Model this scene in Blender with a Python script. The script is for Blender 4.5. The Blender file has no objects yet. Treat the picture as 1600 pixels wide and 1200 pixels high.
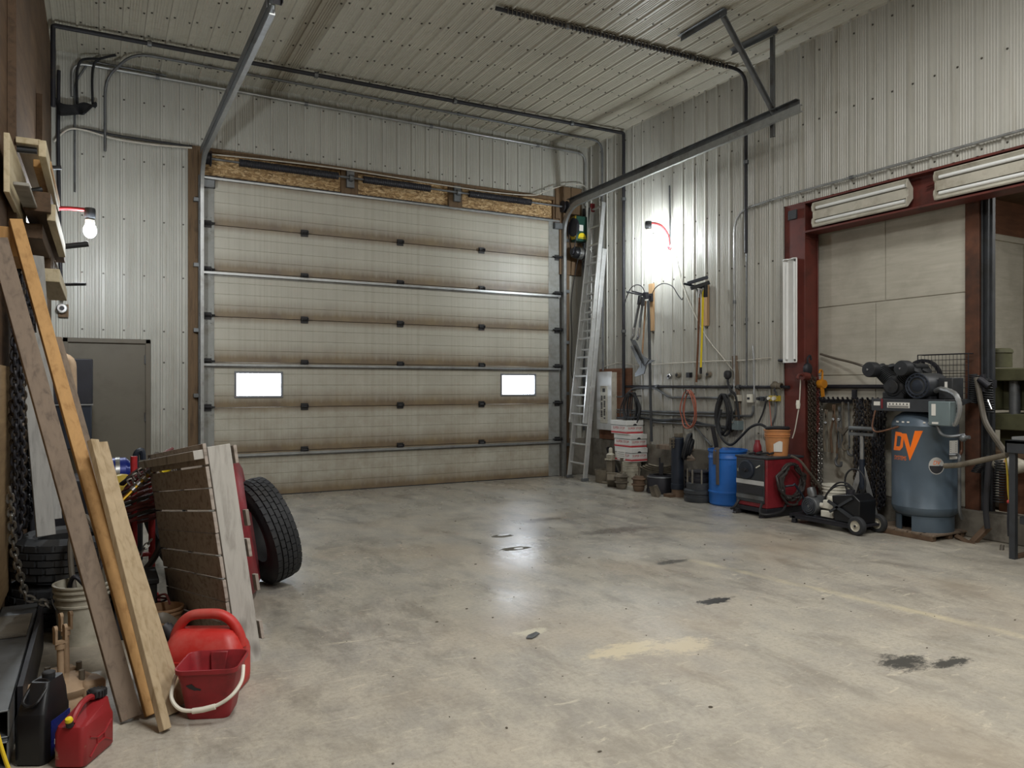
import bpy, math, random
from mathutils import Vector as V, Matrix
random.seed(7)
S = bpy.context.scene
COL = S.collection
PI = math.pi
# ------------------------------------------------------------------ camera geometry
F = 1172.0; HZ = 603.0; CA = .8767; SA = .4811; CH = 1.5
def P(px, py, X=None, Y=None, z=None, D=None):
    """a point of the room read along the line of sight through a photo pixel, on a named plane"""
    u = (px-800)/F; v = (HZ-py)/F
    rx = SA+CA*u; ry = CA-SA*u
    if X is not None: t = X/rx
    elif Y is not None: t = Y/ry
    elif z is not None: t = (z-CH)/v
    else: t = D
    return V((t*rx, t*ry, CH+t*v))
# room measures
XL, XR, YB, YF, ZC = -.52, 7.31, 10.62, -4.5, 5.57
# ------------------------------------------------------------------ materials
def lin(c):
    return c/12.92 if c <= .04045 else ((c+.055)/1.055)**2.4
def hexc(h):
    h = h.lstrip('#'); return tuple(lin(int(h[i:i+2],16)/255) for i in (0,2,4))
def mul(c,f): return tuple(min(1,x*f) for x in c)
class N:
    def __init__(s, name):
        s.m = bpy.data.materials.new(name); s.m.use_nodes = True
        s.t = s.m.node_tree; s.t.nodes.clear()
        s.out = s.t.nodes.new('ShaderNodeOutputMaterial'); s.b = s.t.nodes.new('ShaderNodeBsdfPrincipled')
        s.t.links.new(s.b.outputs[0], s.out.inputs[0])
        s.tc = s.t.nodes.new('ShaderNodeTexCoord')
    def n(s, ty, **kw):
        x = s.t.nodes.new(ty)
        for k,v in kw.items(): setattr(x,k,v)
        return x
    def l(s,a,b): s.t.links.new(a,b)
    def coords(s, scale=(1,1,1), src='Object', loc=(0,0,0), rz=0):
        mp = s.n('ShaderNodeMapping'); mp.inputs['Scale'].default_value = scale; mp.inputs['Location'].default_value = loc; mp.inputs['Rotation'].default_value = (0,0,rz)
        s.l(s.tc.outputs[src], mp.inputs[0]); return mp.outputs[0]
    def noise(s, vec, scale, detail=4, rough=.55, dist=0):
        x = s.n('ShaderNodeTexNoise'); x.inputs['Scale'].default_value=scale; x.inputs['Detail'].default_value=detail
        x.inputs['Roughness'].default_value=rough; x.inputs['Distortion'].default_value=dist
        s.l(vec,x.inputs['Vector']); return x.outputs['Fac']
    def ramp(s, fac, stops):
        x = s.n('ShaderNodeValToRGB'); e = x.color_ramp.elements
        while len(e) < len(stops): e.new(.5)
        for el,(p,c) in zip(e,stops):
            el.position = p; el.color = (*c,1) if isinstance(c,tuple) else (c,c,c,1)
        s.l(fac,x.inputs[0]); return x.outputs[0]
    def mix(s, fac, a, b, mode='MIX'):
        x = s.n('ShaderNodeMix', data_type='RGBA', blend_type=mode)
        for sock,val in ((x.inputs[0],fac),(x.inputs[6],a),(x.inputs[7],b)):
            if isinstance(val,(int,float)): sock.default_value = val
            elif isinstance(val,tuple): sock.default_value = (*val,1)
            else: s.l(val,sock)
        return x.outputs[2]
    def math(s, op, a, b=None, c=None, clamp=False):
        x = s.n('ShaderNodeMath', operation=op, use_clamp=clamp)
        for i,val in enumerate((a,b,c)):
            if val is None: continue
            if isinstance(val,(int,float)): x.inputs[i].default_value = val
            else: s.l(val,x.inputs[i])
        return x.outputs[0]
    def xyz(s, src='Object'):
        x = s.n('ShaderNodeSeparateXYZ'); s.l(s.tc.outputs[src], x.inputs[0]); return x.outputs
    def bump(s, h, strength=.3, dist=.01):
        x = s.n('ShaderNodeBump'); x.inputs['Strength'].default_value=strength; x.inputs['Distance'].default_value=dist
        s.l(h,x.inputs['Height']); s.l(x.outputs[0], s.b.inputs['Normal'])
    def base(s, c):
        if isinstance(c,tuple): s.b.inputs['Base Color'].default_value=(*c,1)
        else: s.l(c,s.b.inputs['Base Color'])
    def rough(s, r):
        if isinstance(r,(int,float)): s.b.inputs['Roughness'].default_value=r
        else: s.l(r,s.b.inputs['Roughness'])
def mat(name, col, rough=.5, metal=0., var=.14, scale=9, bump=0., dirt=None, dirt_at=(.5,.7), dscale=3.5, stretch=(1,1,1)):
    c = hexc(col); k = N(name); v = k.coords(stretch)
    f = k.noise(v, scale, 5, .6)
    base = k.ramp(f, [(.3,mul(c,1-var)),(.7,mul(c,1+var))])
    if dirt:
        d = k.noise(k.coords(loc=(3.1,1.7,.4)), dscale, 6, .65)
        base = k.mix(k.ramp(d,[(dirt_at[0],0.),(dirt_at[1],1.)]), base, hexc(dirt))
    k.base(base); k.b.inputs['Metallic'].default_value = metal
    k.rough(k.math('MULTIPLY_ADD', f, .25, rough-.12, clamp=True))
    if bump: k.bump(k.noise(v, scale*5, 4), bump, .004)
    return k.m
def wood(name, a, b, stretch=(14,14,1.2), rough=.75, knots=True, bump=.25):
    k = N(name); v = k.coords(stretch)
    f = k.noise(v, 2.2, 6, .6, .6)
    base = k.ramp(f, [(.28,hexc(b)),(.5,mul(hexc(a),.9)),(.72,hexc(a))])
    if knots:
        kn = k.noise(k.coords((3,3,1.6)), 2.6, 1, .4)
        base = k.mix(k.ramp(kn,[(.70,0.),(.78,.7)]), base, mul(hexc(b),.5))
    k.base(base); k.rough(rough); k.bump(k.noise(v,6,4), bump, .003)
    return k.m
def emit(name, col, st):
    k = N(name); k.base(hexc(col)); k.b.inputs['Emission Color'].default_value=(*hexc(col),1)
    k.b.inputs['Emission Strength'].default_value = st
    return k.m
M = {}
# ---- floor: worn concrete
def floor_mat():
    k = N('concrete_floor'); x,y,zz = k.xyz()
    v = k.coords()
    big = k.noise(v, .55, 5, .6, .5); mid = k.noise(k.coords((1,.6,1)), 3.4, 10, .72, .2); fine = k.noise(v, 38, 4, .6)
    base = k.ramp(big, [(.3,hexc('#7d7a74')),(.5,hexc('#94918a')),(.7,hexc('#a29e95'))])
    base = k.mix(k.ramp(mid,[(.40,0.),(.58,.75)]), base, hexc('#b0aa9c'))
    sw = k.noise(k.coords((1.5,.7,1),loc=(4,2,0)), 2.0, 10, .74, .35)
    base = k.mix(k.ramp(sw,[(.50,0.),(.64,.7)]), base, hexc('#6c6861'))
    base = k.mix(k.ramp(fine,[(.3,.35),(.55,0.)]), base, hexc('#5f5b52'))
    sc = k.noise(k.coords((1.6,6,1),loc=(1,6,0)), 3.3, 9, .76, .6)
    base = k.mix(k.ramp(sc,[(.58,0.),(.64,.6)]), base, hexc('#c9c1ac'))
    base = k.mix(k.ramp(sc,[(.33,.55),(.40,0.)]), base, hexc('#5f5b53'))
    s2 = k.noise(k.coords((9,1.4,1),loc=(3,1,0)), 3.0, 8, .75, .4)
    base = k.mix(k.ramp(s2,[(.60,0.),(.66,.4)]), base, hexc('#bdb5a2'))
    base = k.mix(k.ramp(s2,[(.33,.4),(.40,0.)]), base, hexc('#6a665d'))
    g2 = k.noise(v, 120, 3, .6)
    base = k.mix(k.ramp(g2,[(.30,.5),(.42,0.)]), base, hexc('#57534b'))
    base = k.mix(k.ramp(k.math('MULTIPLY',y,.1),[(.2,.55),(.6,0.)]), base, k.mix(.5, base, hexc('#b9ad95')))
    warm = k.noise(k.coords(loc=(9,3,0)), .8, 4, .5)
    base = k.mix(k.ramp(warm,[(.5,0.),(.68,.35)]), base, hexc('#a08f78'))
    jit = k.noise(k.coords((1,1.8,1)), 9, 10, .8)
    def spot(cx, cy, rx, ry, soft=.5, jn=1.9):
        dx = k.math('DIVIDE', k.math('SUBTRACT', x, cx), rx); dy = k.math('DIVIDE', k.math('SUBTRACT', y, cy), ry)
        d = k.math('SQRT', k.math('ADD', k.math('MULTIPLY',dx,dx), k.math('MULTIPLY',dy,dy)))
        d = k.math('ADD', d, k.math('MULTIPLY', k.math('SUBTRACT', jit, .5), jn*2))
        return k.ramp(k.math('MULTIPLY', d, .5), [(.5-soft*.25,1.),(.5,0.)])
    # faded pale stripe of paint
    lx = k.math('ADD', k.math('MULTIPLY', k.math('SUBTRACT', y, 4.92), -.1545), 4.46)
    d = k.math('ABSOLUTE', k.math('SUBTRACT', x, lx))
    stripe = k.math('MULTIPLY', k.ramp(d,[(.02,1.),(.07,0.)]), k.ramp(mid,[(.36,.05),(.60,.55)]))
    stripe = k.math('MULTIPLY', stripe, k.ramp(k.math('MULTIPLY',y,.1),[(.47,1.),(.51,0.)]))
    base = k.mix(stripe, base, hexc('#cbbf9d'))
    for (cx,cy,rx,ry,c,s) in ((2.63,3.43,.30,.11,'#bfb397',.9),(2.95,3.32,.22,.13,'#bcb096',.9),(2.3,3.95,.12,.05,'#b9b39e',.5),
                              (3.75,3.91,.15,.06,'#1e1b15',.2),(3.82,2.55,.17,.12,'#3c3a34',.9),(4.05,2.42,.16,.06,'#3e3c36',.7),
                              (4.3,7.2,.35,.12,'#5e5649',.9),(4.25,4.95,.2,.06,'#55524b',.6),(4.7,6.3,.5,.16,'#68625a',.9)):
        base = k.mix(spot(cx,cy,rx,ry,s), base, hexc(c))
    pud = k.math('MAXIMUM', spot(3.52,6.62,.12,.07,.2,.6), spot(3.36,6.05,.15,.07,.2,.6))
    base = k.mix(pud, base, hexc('#4b4a46'))
    k.base(base)
    wet = k.noise(k.coords((.9,.5,1),loc=(2,8,0)), .9, 5, .6, .4)
    r = k.math('ADD', k.ramp(wet, [(.38,.18),(.62,.42)]), k.ramp(k.math('MULTIPLY',y,.1), [(.30,.30),(.47,.0)]))
    r = k.math('MULTIPLY_ADD', mid, .16, k.math('SUBTRACT', r, .06))
    r = k.mix(pud, r, (.03,.03,.03))
    k.rough(r)
    h = k.math('ADD', k.math('MULTIPLY',fine,.3), k.math('ADD', k.math('MULTIPLY',mid,.8), k.math('MULTIPLY',jit,.35)))
    k.bump(k.math('MULTIPLY',h,k.math('SUBTRACT',1,pud)), .12, .01)
    k.b.inputs['Specular IOR Level'].default_value = .6
    return k.m
M['floor'] = floor_mat()
def liner_mat(name, col, dirt, rough=.34, low=True):
    k = N(name); x,y,zz = k.xyz(); v = k.coords()
    f = k.noise(v, 1.1, 4, .6); c = hexc(col)
    base = k.ramp(f,[(.3,mul(c,.92)),(.7,mul(c,1.06))])
    st = k.noise(k.coords((7,7,.5)), 1.6, 6, .65)
    base = k.mix(k.ramp(st,[(.52,0.),(.75,.45)]), base, hexc(dirt))
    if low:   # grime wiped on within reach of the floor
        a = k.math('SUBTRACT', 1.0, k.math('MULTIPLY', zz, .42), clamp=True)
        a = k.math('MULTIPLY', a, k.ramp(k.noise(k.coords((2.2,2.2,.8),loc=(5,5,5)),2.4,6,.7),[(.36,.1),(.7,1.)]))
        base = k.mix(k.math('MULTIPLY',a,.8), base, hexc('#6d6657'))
    k.base(base); k.rough(k.math('MULTIPLY_ADD', st, .3, rough-.1)); k.b.inputs['Metallic'].default_value=.0
    return k.m
M['liner'] = liner_mat('white_steel_liner','#adaca4','#8d8777')
M['ceil'] = liner_mat('cream_steel_ceiling','#b3afa1','#99927f',.38,False)
def door_mat():
    k = N('stained_door_panel'); x,y,zz = k.xyz(); v = k.coords()
    c = hexc('#b3b0a3'); f = k.noise(k.coords(loc=(.4,.33,.57)), 1.3, 4, .6)
    base = k.ramp(f,[(.3,mul(c,.9)),(.7,mul(c,1.05))])
    drip = k.noise(k.coords((30,30,.25),loc=(.3,4.37,2.61),rz=.6), 1.0, 8, .8)
    base = k.mix(k.ramp(drip,[(.48,0.),(.70,.5)]), base, hexc('#8a826f'))
    # dirt collected along both edges of every panel (local z: 0 bottom .. .605 top), with runs
    n = k.noise(k.coords((9,9,1.1),loc=(2.3,2.6,2.45),rz=.6), 2.0, 5, .65)
    e = k.math('ADD', zz, k.math('MULTIPLY', k.math('SUBTRACT', n, .5), .10))
    b1 = k.ramp(e, [(0.,1.),(.06,.95),(.12,.5),(.27,0.)])
    et = k.math('SUBTRACT', .605, k.math('ADD', zz, k.math('MULTIPLY', k.math('SUBTRACT', n, .5), .03)))
    b2 = k.ramp(et, [(0.,.95),(.025,.65),(.09,0.)])
    b = k.math('MAXIMUM', b1, b2)
    oi = k.n('ShaderNodeObjectInfo'); sx = k.n('ShaderNodeSeparateXYZ'); k.l(oi.outputs['Location'], sx.inputs[0])
    lowf = k.math('SUBTRACT', 1.0, k.math('MULTIPLY', sx.outputs[2], .45), clamp=True)
    gr = k.ramp(k.noise(k.coords((2.5,2.5,2.5),loc=(7,1,3)), 1.4, 6, .7), [(.35,0.),(.7,1.)])
    base = k.mix(k.math('MULTIPLY', k.math('MULTIPLY', lowf, gr), .55), base, hexc('#7d6f58'))
    base = k.mix(k.math('MULTIPLY', b, .88), base, k.mix(k.ramp(k.noise(v,3),[(.35,0.),(.65,1.)]), hexc('#5b4631'), hexc('#74603f')))
    k.base(base); k.rough(.42)
    k.bump(k.noise(k.coords((1,1,1),loc=(.31,.27,.43)),60,3), .05, .002)
    return k.m
M['door'] = door_mat()
def osb_mat():
    k = N('osb'); v = k.coords((1,1,1))
    vo = k.n('ShaderNodeTexVoronoi'); vo.inputs['Scale'].default_value=30; vo.inputs['Randomness'].default_value=1
    w = k.n('ShaderNodeMapping'); w.inputs['Scale'].default_value=(1.0,1.0,2.2); k.l(k.tc.outputs['Object'],w.inputs[0])
    nd = k.n('ShaderNodeTexNoise'); nd.inputs['Scale'].default_value=7; k.l(w.outputs[0],nd.inputs[0])
    ad = k.n('ShaderNodeMix',data_type='VECTOR'); ad.inputs[0].default_value=.18; k.l(w.outputs[0],ad.inputs[4]); k.l(nd.outputs['Color'],ad.inputs[5])
    k.l(ad.outputs[1],vo.inputs['Vector'])
    s = k.n('ShaderNodeSeparateColor'); k.l(vo.outputs['Color'],s.inputs[0])
    base = k.ramp(s.outputs[0],[(.0,hexc('#7d6140')),(.35,hexc('#a38459')),(.7,hexc('#bd9f73')),(1.,hexc('#d2b88e'))])
    base = k.mix(k.ramp(vo.outputs['Distance'],[(.55,0.),(.9,.6)]), base, hexc('#5a3e1e'))
    k.base(base); k.rough(.8); return k.m
M['osb'] = osb_mat()
def ply_mat(name, a, b, stain):
    k = N(name); f = k.noise(k.coords((1.5,1.2,10)) , 1.6, 6, .6, .8)
    base = k.ramp(f,[(.3,hexc(b)),(.7,hexc(a))])
    d = k.noise(k.coords(),1.3,6,.65); base = k.mix(k.ramp(d,[(.45,0.),(.7,.6)]), base, hexc(stain))
    k.base(base); k.rough(.72); return k.m
M['ply_dark'] = ply_mat('brown_plywood','#6b5238','#4d3825','#3a2a1c')
M['ply_warm'] = ply_mat('red_brown_plywood','#7a5138','#5d3b28','#41291c')
M['ply_light'] = ply_mat('pale_plywood','#a88d66','#8b7150','#6e5a40')
M['ply_white'] = ply_mat('whitewashed_plywood','#bcb8ab','#aba799','#8f8a7d')
M['ply_tan'] = ply_mat('tan_plywood','#a68463','#8d6c4e','#6f543c')
M['concrete'] = mat('grey_concrete','#6f6a60',.85,0,.16,6,.4,'#4c473f')
M['galv'] = mat('galvanised_steel','#a4a6a6',.36,.75,.12,14,0,'#77736a',(.55,.8))
M['galv_dk'] = mat('dull_galvanised_steel','#6f7274',.45,.6,.14,12,0,'#4f4b45',(.5,.75))
M['stile'] = mat('dull_zinc_stile','#8b8c88',.5,.35,.1,8,0,'#6f6a60',(.5,.75))
M['wframe'] = mat('grey_window_frame','#74777b',.5,.1,.06,8)
M['alu'] = mat('worn_aluminium','#c6c7c5',.36,.55,.08,10,0,'#8d8a82',(.58,.85))
M['blk'] = mat('black_iron','#24242a',.55,.2,.2,10,0,'#3c3731',(.55,.8))
M['blk_rub'] = mat('black_rubber','#1d1e21',.62,0,.2,12,.1,'#34322e',(.55,.8))
M['tire'] = mat('tyre_rubber','#26282b',.72,0,.18,14,.2,'#3d3b37',(.5,.8))
M['blk_gloss'] = mat('black_paint','#17181b',.35,.1,.2,8)
M['dkgrey'] = mat('dark_grey_paint','#34373b',.5,.1,.15,8,0,'#25241f',(.5,.75))
M['chain'] = mat('rusty_chain','#4b4238',.5,.6,.3,25)
M['chain_br'] = mat('bright_chain','#9b9a96',.3,.85,.2,25)
M['redsteel'] = mat('red_oxide_steel','#5f2a22',.55,.05,.16,5,0,'#3e2019',(.52,.75))
M['rust'] = mat('rusted_brown_steel','#65513f',.75,.1,.22,7,.2,'#453022')
M['rustpost'] = mat('brown_stained_post','#5b3826',.75,0,.25,4,.1,'#38251a',(.45,.7))
M['red_plastic'] = mat('red_plastic','#b92a24',.48,0,.08,6,0,'#b9635a',(.46,.75))
M['red_bucket'] = mat('dirty_red_plastic','#93232a',.5,0,.12,6,0,'#55201f',(.5,.72))
M['red_can'] = mat('scuffed_red_paint','#8e2428',.42,.05,.12,5,0,'#9a8166',(.62,.68),6)
M['red_paint'] = mat('red_paint','#a3262a',.45,.05,.14,6,0,'#5c2320',(.55,.8))
M['maroon'] = mat('dark_red_paint','#7c2129',.45,.05,.14,6,0,'#4a1c1c',(.55,.8))
M['white_pl'] = mat('white_plastic','#d9d6c8',.45,0,.06,6,0,'#a9a28f',(.55,.8))
M['white_dirty'] = mat('grimy_white_plastic','#b7b2a2',.5,0,.1,6,0,'#6b6452',(.45,.75))
M['blue_drum'] = mat('blue_plastic','#2164b4',.42,0,.08,4,0,'#1a457c',(.6,.8))
M['blue_gloss'] = mat('blue_enamel','#1b2a78',.28,.2,.15,6)
M['blue_dk'] = mat('navy_paint','#1d2430',.5,.1,.2,6)
M['orange_pl'] = mat('orange_plastic','#c08352',.48,0,.1,6,0,'#8f6444',(.55,.8))
M['yellow'] = mat('yellow_plastic','#e0c81e',.45,0,.06,6)
M['yel_mustard'] = mat('mustard_paint','#b39a2e',.5,.05,.12,6,0,'#6d5f2b',(.55,.8))
M['brass'] = mat('brass','#a8842f',.32,.9,.2,14,0,'#5c4622',(.55,.8))
M['copper'] = mat('copper_pipe','#7a5a49',.45,.6,.15,10)
M['chrome'] = mat('bright_steel','#c9cacb',.2,.95,.06,8)
M['hoist'] = mat('orange_yellow_paint','#c07d1c',.5,.1,.15,8,0,'#6b4a1c',(.55,.8))
M['tank'] = mat('slate_blue_paint','#515f6b',.38,.15,.06,4,0,'#4b545b',(.55,.85))
M['pump'] = mat('charcoal_cast_iron','#2b2d30',.55,.3,.2,16,0,'#3b3833',(.5,.8))
M['greybox'] = mat('grey_green_enamel','#6c7a7c',.42,.1,.08,6,0,'#566063',(.55,.85))
M['olive'] = mat('olive_machine_paint','#55553d',.55,.1,.15,6,0,'#3d3b2a',(.5,.75))
M['green'] = mat('dark_green_enamel','#20463b',.4,.1,.1,6)
M['paper'] = mat('white_label','#d8d6cf',.6,0,.04,8)
M['silverpaint'] = mat('brushed_silver','#c7c8c6',.4,.35,.06,8)
M['ink'] = mat('black_ink','#26262a',.6,0,.05,8)
M['ink_red'] = mat('red_ink','#b3202c',.6,0,.05,8)
M['logo_or'] = mat('orange_print','#ff7a1a',.45,0,.03,8)
M['cardboard'] = mat('white_carton','#cfcfcb',.7,0,.05,6,0,'#a39d92',(.6,.85))
M['rigid_tan'] = mat('tan_cast_metal','#a58c70',.7,.05,.16,9,.2,'#7b6650',(.5,.8))
M['putty'] = mat('grimy_cast_iron','#6c6456',.75,.1,.22,9,.2,'#3c362d')
M['hingeblk'] = mat('dark_hinge','#2c2b2c',.5,.4,.2,20)
M['frame_brown'] = mat('brown_door_paint','#5d564a',.55,0,.06,4,0,'#4d463b',(.55,.8))
M['door_brown'] = mat('taupe_door_paint','#5f594d',.55,0,.05,3,0,'#504a3f',(.5,.8))
M['wood_or'] = wood('fresh_orange_lumber','#b98f58','#976f3e')
M['wood_pale'] = wood('pale_pine','#b09c7d','#8c7857',knots=False)
M['wood_grey'] = wood('weathered_lumber','#7a6a5a','#574a3e')
M['wood_pal'] = wood('weathered_pallet_wood','#8c8379','#665d54',rough=.85)
M['wood_pal2'] = wood('light_pallet_stringer','#b4b1aa','#8e8a83',rough=.85)
M['wood_palb'] = wood('pallet_boards','#a89e94','#72685f',(2,10,14),.85)
M['wood_tan'] = wood('plain_tan_board','#b3926a','#947350')
M['wood_jamb'] = wood('old_jamb','#6b553c','#4a3826')
M['wood_beam'] = wood('rack_timber','#5b4632','#40301f',(10,1.2,10))
M['wood_rack'] = wood('rack_pine','#cdbf9f','#ab9b78',(10,1.0,10),knots=False)
M['wood_gboard'] = wood('silver_grey_board','#9b9a96','#7c7b78',(14,14,1.0),knots=False)
M['hose_red'] = mat('red_rubber_hose','#63302e',.55,0,.2,14)
M['hose_dk'] = mat('dark_rubber_hose','#35312f',.55,0,.2,14)
M['hose_ye'] = mat('yellow_cord_jacket','#d9b924',.5,0,.06,10)
M['cord_or'] = mat('orange_cord','#9c5843',.55,0,.12,10)
M['hose_gr'] = mat('grey_hose','#5a544a',.6,0,.15,10)
M['wire_wh'] = mat('pale_wire','#b9b4a8',.55,0,.1,10)
M['leather'] = mat('worn_strap','#4d443d',.8,0,.2,12)
M['bulb'] = emit('lit_bulb','#f4fbff',620)
M['tube_off'] = mat('white_glass_tube','#dfe1df',.22,0,.03,8)
M['refl'] = mat('grimy_white_reflector','#b8b4a6',.4,.1,.1,6,0,'#8a8171',(.5,.75))
M['refl_c'] = mat('white_reflector','#d5d6d3',.35,.1,.05,6)
M['sky'] = emit('daylit_pane','#eaf3ff',14.0)
M['ice'] = mat('melting_ice','#f2f6fa',.15,0,.03,20)
M['debris'] = mat('crumbs','#4f473c',.9,0,.4,30)
M['screw'] = mat('screw_head','#57544e',.4,.6,.2,20)
# ------------------------------------------------------------------ mesh builder
def sm(pts, n=6, closed=False):
    pts = [V(p) for p in pts]; L = len(pts); out = []
    R = range(L if closed else L-1)
    for i in R:
        if closed: a,b,c,d = pts[(i-1)%L],pts[i],pts[(i+1)%L],pts[(i+2)%L]
        else: a,b,c,d = pts[max(i-1,0)],pts[i],pts[i+1],pts[min(i+2,L-1)]
        for k in range(n):
            t=k/n
            out.append(.5*((2*b)+(c-a)*t+(2*a-5*b+4*c-d)*t*t+(3*b-a-3*c+d)*t**3))
    if not closed: out.append(pts[-1])
    return out
def frame(d, hint=None):
    d = V(d).normalized(); h = V(hint) if hint is not None else (V((0,0,1)) if abs(d.z)<.9 else V((1,0,0)))
    x = h.cross(d)
    if x.length < 1e-6: x = V((0,1,0)).cross(d)
    x.normalize(); y = d.cross(x); return x,y,d
class MB:
    def __init__(s): s.v=[]; s.f=[]; s.mi=[]; s.m=0
    def _add(s, vs, fs):
        b=len(s.v); s.v+= [V(p) for p in vs]; s.f+=[tuple(b+i for i in f) for f in fs]; s.mi+=[s.m]*len(fs); return s
    def box(s, c, d, R=None):
        c=V(c); hx,hy,hz=d[0]/2,d[1]/2,d[2]/2
        vs=[V((x,y,z)) for x in(-hx,hx) for y in(-hy,hy) for z in(-hz,hz)]
        if R is not None: vs=[R@p for p in vs]
        return s._add([c+p for p in vs],[(0,1,3,2),(4,6,7,5),(0,4,5,1),(2,3,7,6),(0,2,6,4),(1,5,7,3)])
    def bx(s,x0,x1,y0,y1,z0,z1): return s.box(((x0+x1)/2,(y0+y1)/2,(z0+z1)/2),(abs(x1-x0),abs(y1-y0),abs(z1-z0)))
    def bar(s,p0,p1,w,t,hint=(0,0,1)):
        """a board from p0 to p1; its broad face looks along hint"""
        p0,p1=V(p0),V(p1); d=(p1-p0); L=d.length; d.normalize(); n=V(hint); n=(n-d*n.dot(d)).normalized(); w_=n.cross(d)
        R=Matrix((w_,n,d)).transposed(); return s.box((p0+p1)/2,(w,t,L),R)
    def cyl(s,p0,p1,r0,r1=None,n=16,caps=True):
        r1=r0 if r1 is None else r1; p0,p1=V(p0),V(p1); x,y,d=frame(p1-p0)
        vs=[p0+(x*math.cos(2*PI*i/n)+y*math.sin(2*PI*i/n))*r0 for i in range(n)]+[p1+(x*math.cos(2*PI*i/n)+y*math.sin(2*PI*i/n))*r1 for i in range(n)]
        fs=[(i,(i+1)%n,n+(i+1)%n,n+i) for i in range(n)]
        if caps: fs+=[tuple(range(n-1,-1,-1)),tuple(range(n,2*n))]
        return s._add(vs,fs)
    def tube(s,pts,r,n=8,closed=False,caps=True,flat=1.):
        pts=[V(p) for p in pts]; L=len(pts); vs=[]; x=None
        for i,p in enumerate(pts):
            if closed: d=pts[(i+1)%L]-pts[i-1]
            else: d=pts[min(i+1,L-1)]-pts[max(i-1,0)]
            if d.length<1e-9: d=V((0,0,1))
            d.normalize()
            if x is None: x,_,_=frame(d)
            else:
                x=x-d*x.dot(d)
                if x.length<1e-6: x,_,_=frame(d)
                x.normalize()
            y=d.cross(x); rr=r[i] if isinstance(r,(list,tuple)) else r
            vs+=[p+(x*math.cos(2*PI*k/n)+y*math.sin(2*PI*k/n)*flat)*rr for k in range(n)]
        fs=[]
        for i in range(L if closed else L-1):
            j=(i+1)%L
            fs+=[(i*n+k,i*n+(k+1)%n,j*n+(k+1)%n,j*n+k) for k in range(n)]
        if caps and not closed: fs+=[tuple(range(n-1,-1,-1)),tuple((L-1)*n+k for k in range(n))]
        return s._add(vs,fs)
    def lathe(s,prof,c=(0,0,0),ax=(0,0,1),n=24,closed=False):
        c=V(c); x,y,d=frame(ax); vs=[]; L=len(prof)
        for (r,h) in prof: vs+=[c+d*h+(x*math.cos(2*PI*k/n)+y*math.sin(2*PI*k/n))*max(r,1e-4) for k in range(n)]
        fs=[]
        for i in range(L if closed else L-1):
            j=(i+1)%L
            fs+=[(i*n+k,i*n+(k+1)%n,j*n+(k+1)%n,j*n+k) for k in range(n)]
        return s._add(vs,fs)
    def poly(s,pts,ext=None):
        pts=[V(p) for p in pts]; n=len(pts)
        if ext is None: return s._add(pts,[tuple(range(n))])
        e=V(ext); vs=pts+[p+e for p in pts]
        return s._add(vs,[tuple(range(n-1,-1,-1)),tuple(range(n,2*n))]+[(i,(i+1)%n,n+(i+1)%n,n+i) for i in range(n)])
    def sph(s,c,r,sc=(1,1,1),n=14,m=9):
        prof=[(math.sin(PI*i/m)*r,-math.cos(PI*i/m)*r) for i in range(m+1)]; b=len(s.v); s.lathe(prof,(0,0,0),(0,0,1),n)
        for i in range(b,len(s.v)):
            p=s.v[i]; s.v[i]=V((p.x*sc[0],p.y*sc[1],p.z*sc[2]))+V(c)
        return s
    def ring(s,c,R,r,ax=(0,0,1),n=28,k=8): 
        return s.lathe([(R+r*math.cos(2*PI*i/k),r*math.sin(2*PI*i/k)) for i in range(k)],c,ax,n,closed=True)
    def link(s,c,d,side,l,w,r):
        """one chain link, long along d, flat in the plane of d and side"""
        c=V(c); d=V(d).normalized(); side=V(side); side=(side-d*side.dot(d)).normalized(); a=(l-w)/2; q=(w/2)-r*.5
        pts=[]
        for i in range(5): t=-PI/2+PI*i/4; pts.append(c+d*(a+q*math.cos(t))+side*q*math.sin(t))
        for i in range(5): t=PI/2+PI*i/4; pts.append(c+d*(-a+q*math.cos(t))+side*q*math.sin(t))
        return s.tube(pts,r,5,closed=True)
    def chain(s,pts,l=.05,w=.032,r=.0055,twist=.0):
        pts=[V(p) for p in pts]; seg=[]; acc=0; step=l-2.6*r; want=step/2; k=0
        for a,b in zip(pts,pts[1:]):
            L=(b-a).length; d=(b-a).normalized() if L>1e-9 else V((0,0,1))
            while want<=acc+L:
                c=a+d*(want-acc); x,y,_=frame(d,(1,.2,.1) if abs(d.z)>.5 else None); ang=(k%2)*PI/2+twist+random.uniform(-.2,.2)
                s.link(c,d,x*math.cos(ang)+y*math.sin(ang),l,w,r); want+=step; k+=1
            acc+=L
        return s
    def text(s,txt,o,xd,yd,size,shear=0.,n=None,lift=.001,align='CENTER',wrap=None):
        cu=bpy.data.curves.new('t','FONT'); cu.body=txt; cu.size=size; cu.shear=shear; cu.align_x=align; cu.resolution_u=3
        ob=bpy.data.objects.new('t',cu); COL.objects.link(ob); dg=bpy.context.evaluated_depsgraph_get(); dg.update()
        me=bpy.data.meshes.new_from_object(ob.evaluated_get(dg)); o=V(o); xd=V(xd).normalized(); yd=V(yd).normalized(); nn=xd.cross(yd)
        vs=[]
        for p in me.vertices: vs.append(wrap(p.co.x,p.co.y) if wrap else o+xd*p.co.x+yd*p.co.y+nn*lift)
        s._add(vs,[tuple(q.vertices) for q in me.polygons])
        bpy.data.objects.remove(ob); bpy.data.curves.remove(cu); bpy.data.meshes.remove(me); return s
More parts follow.
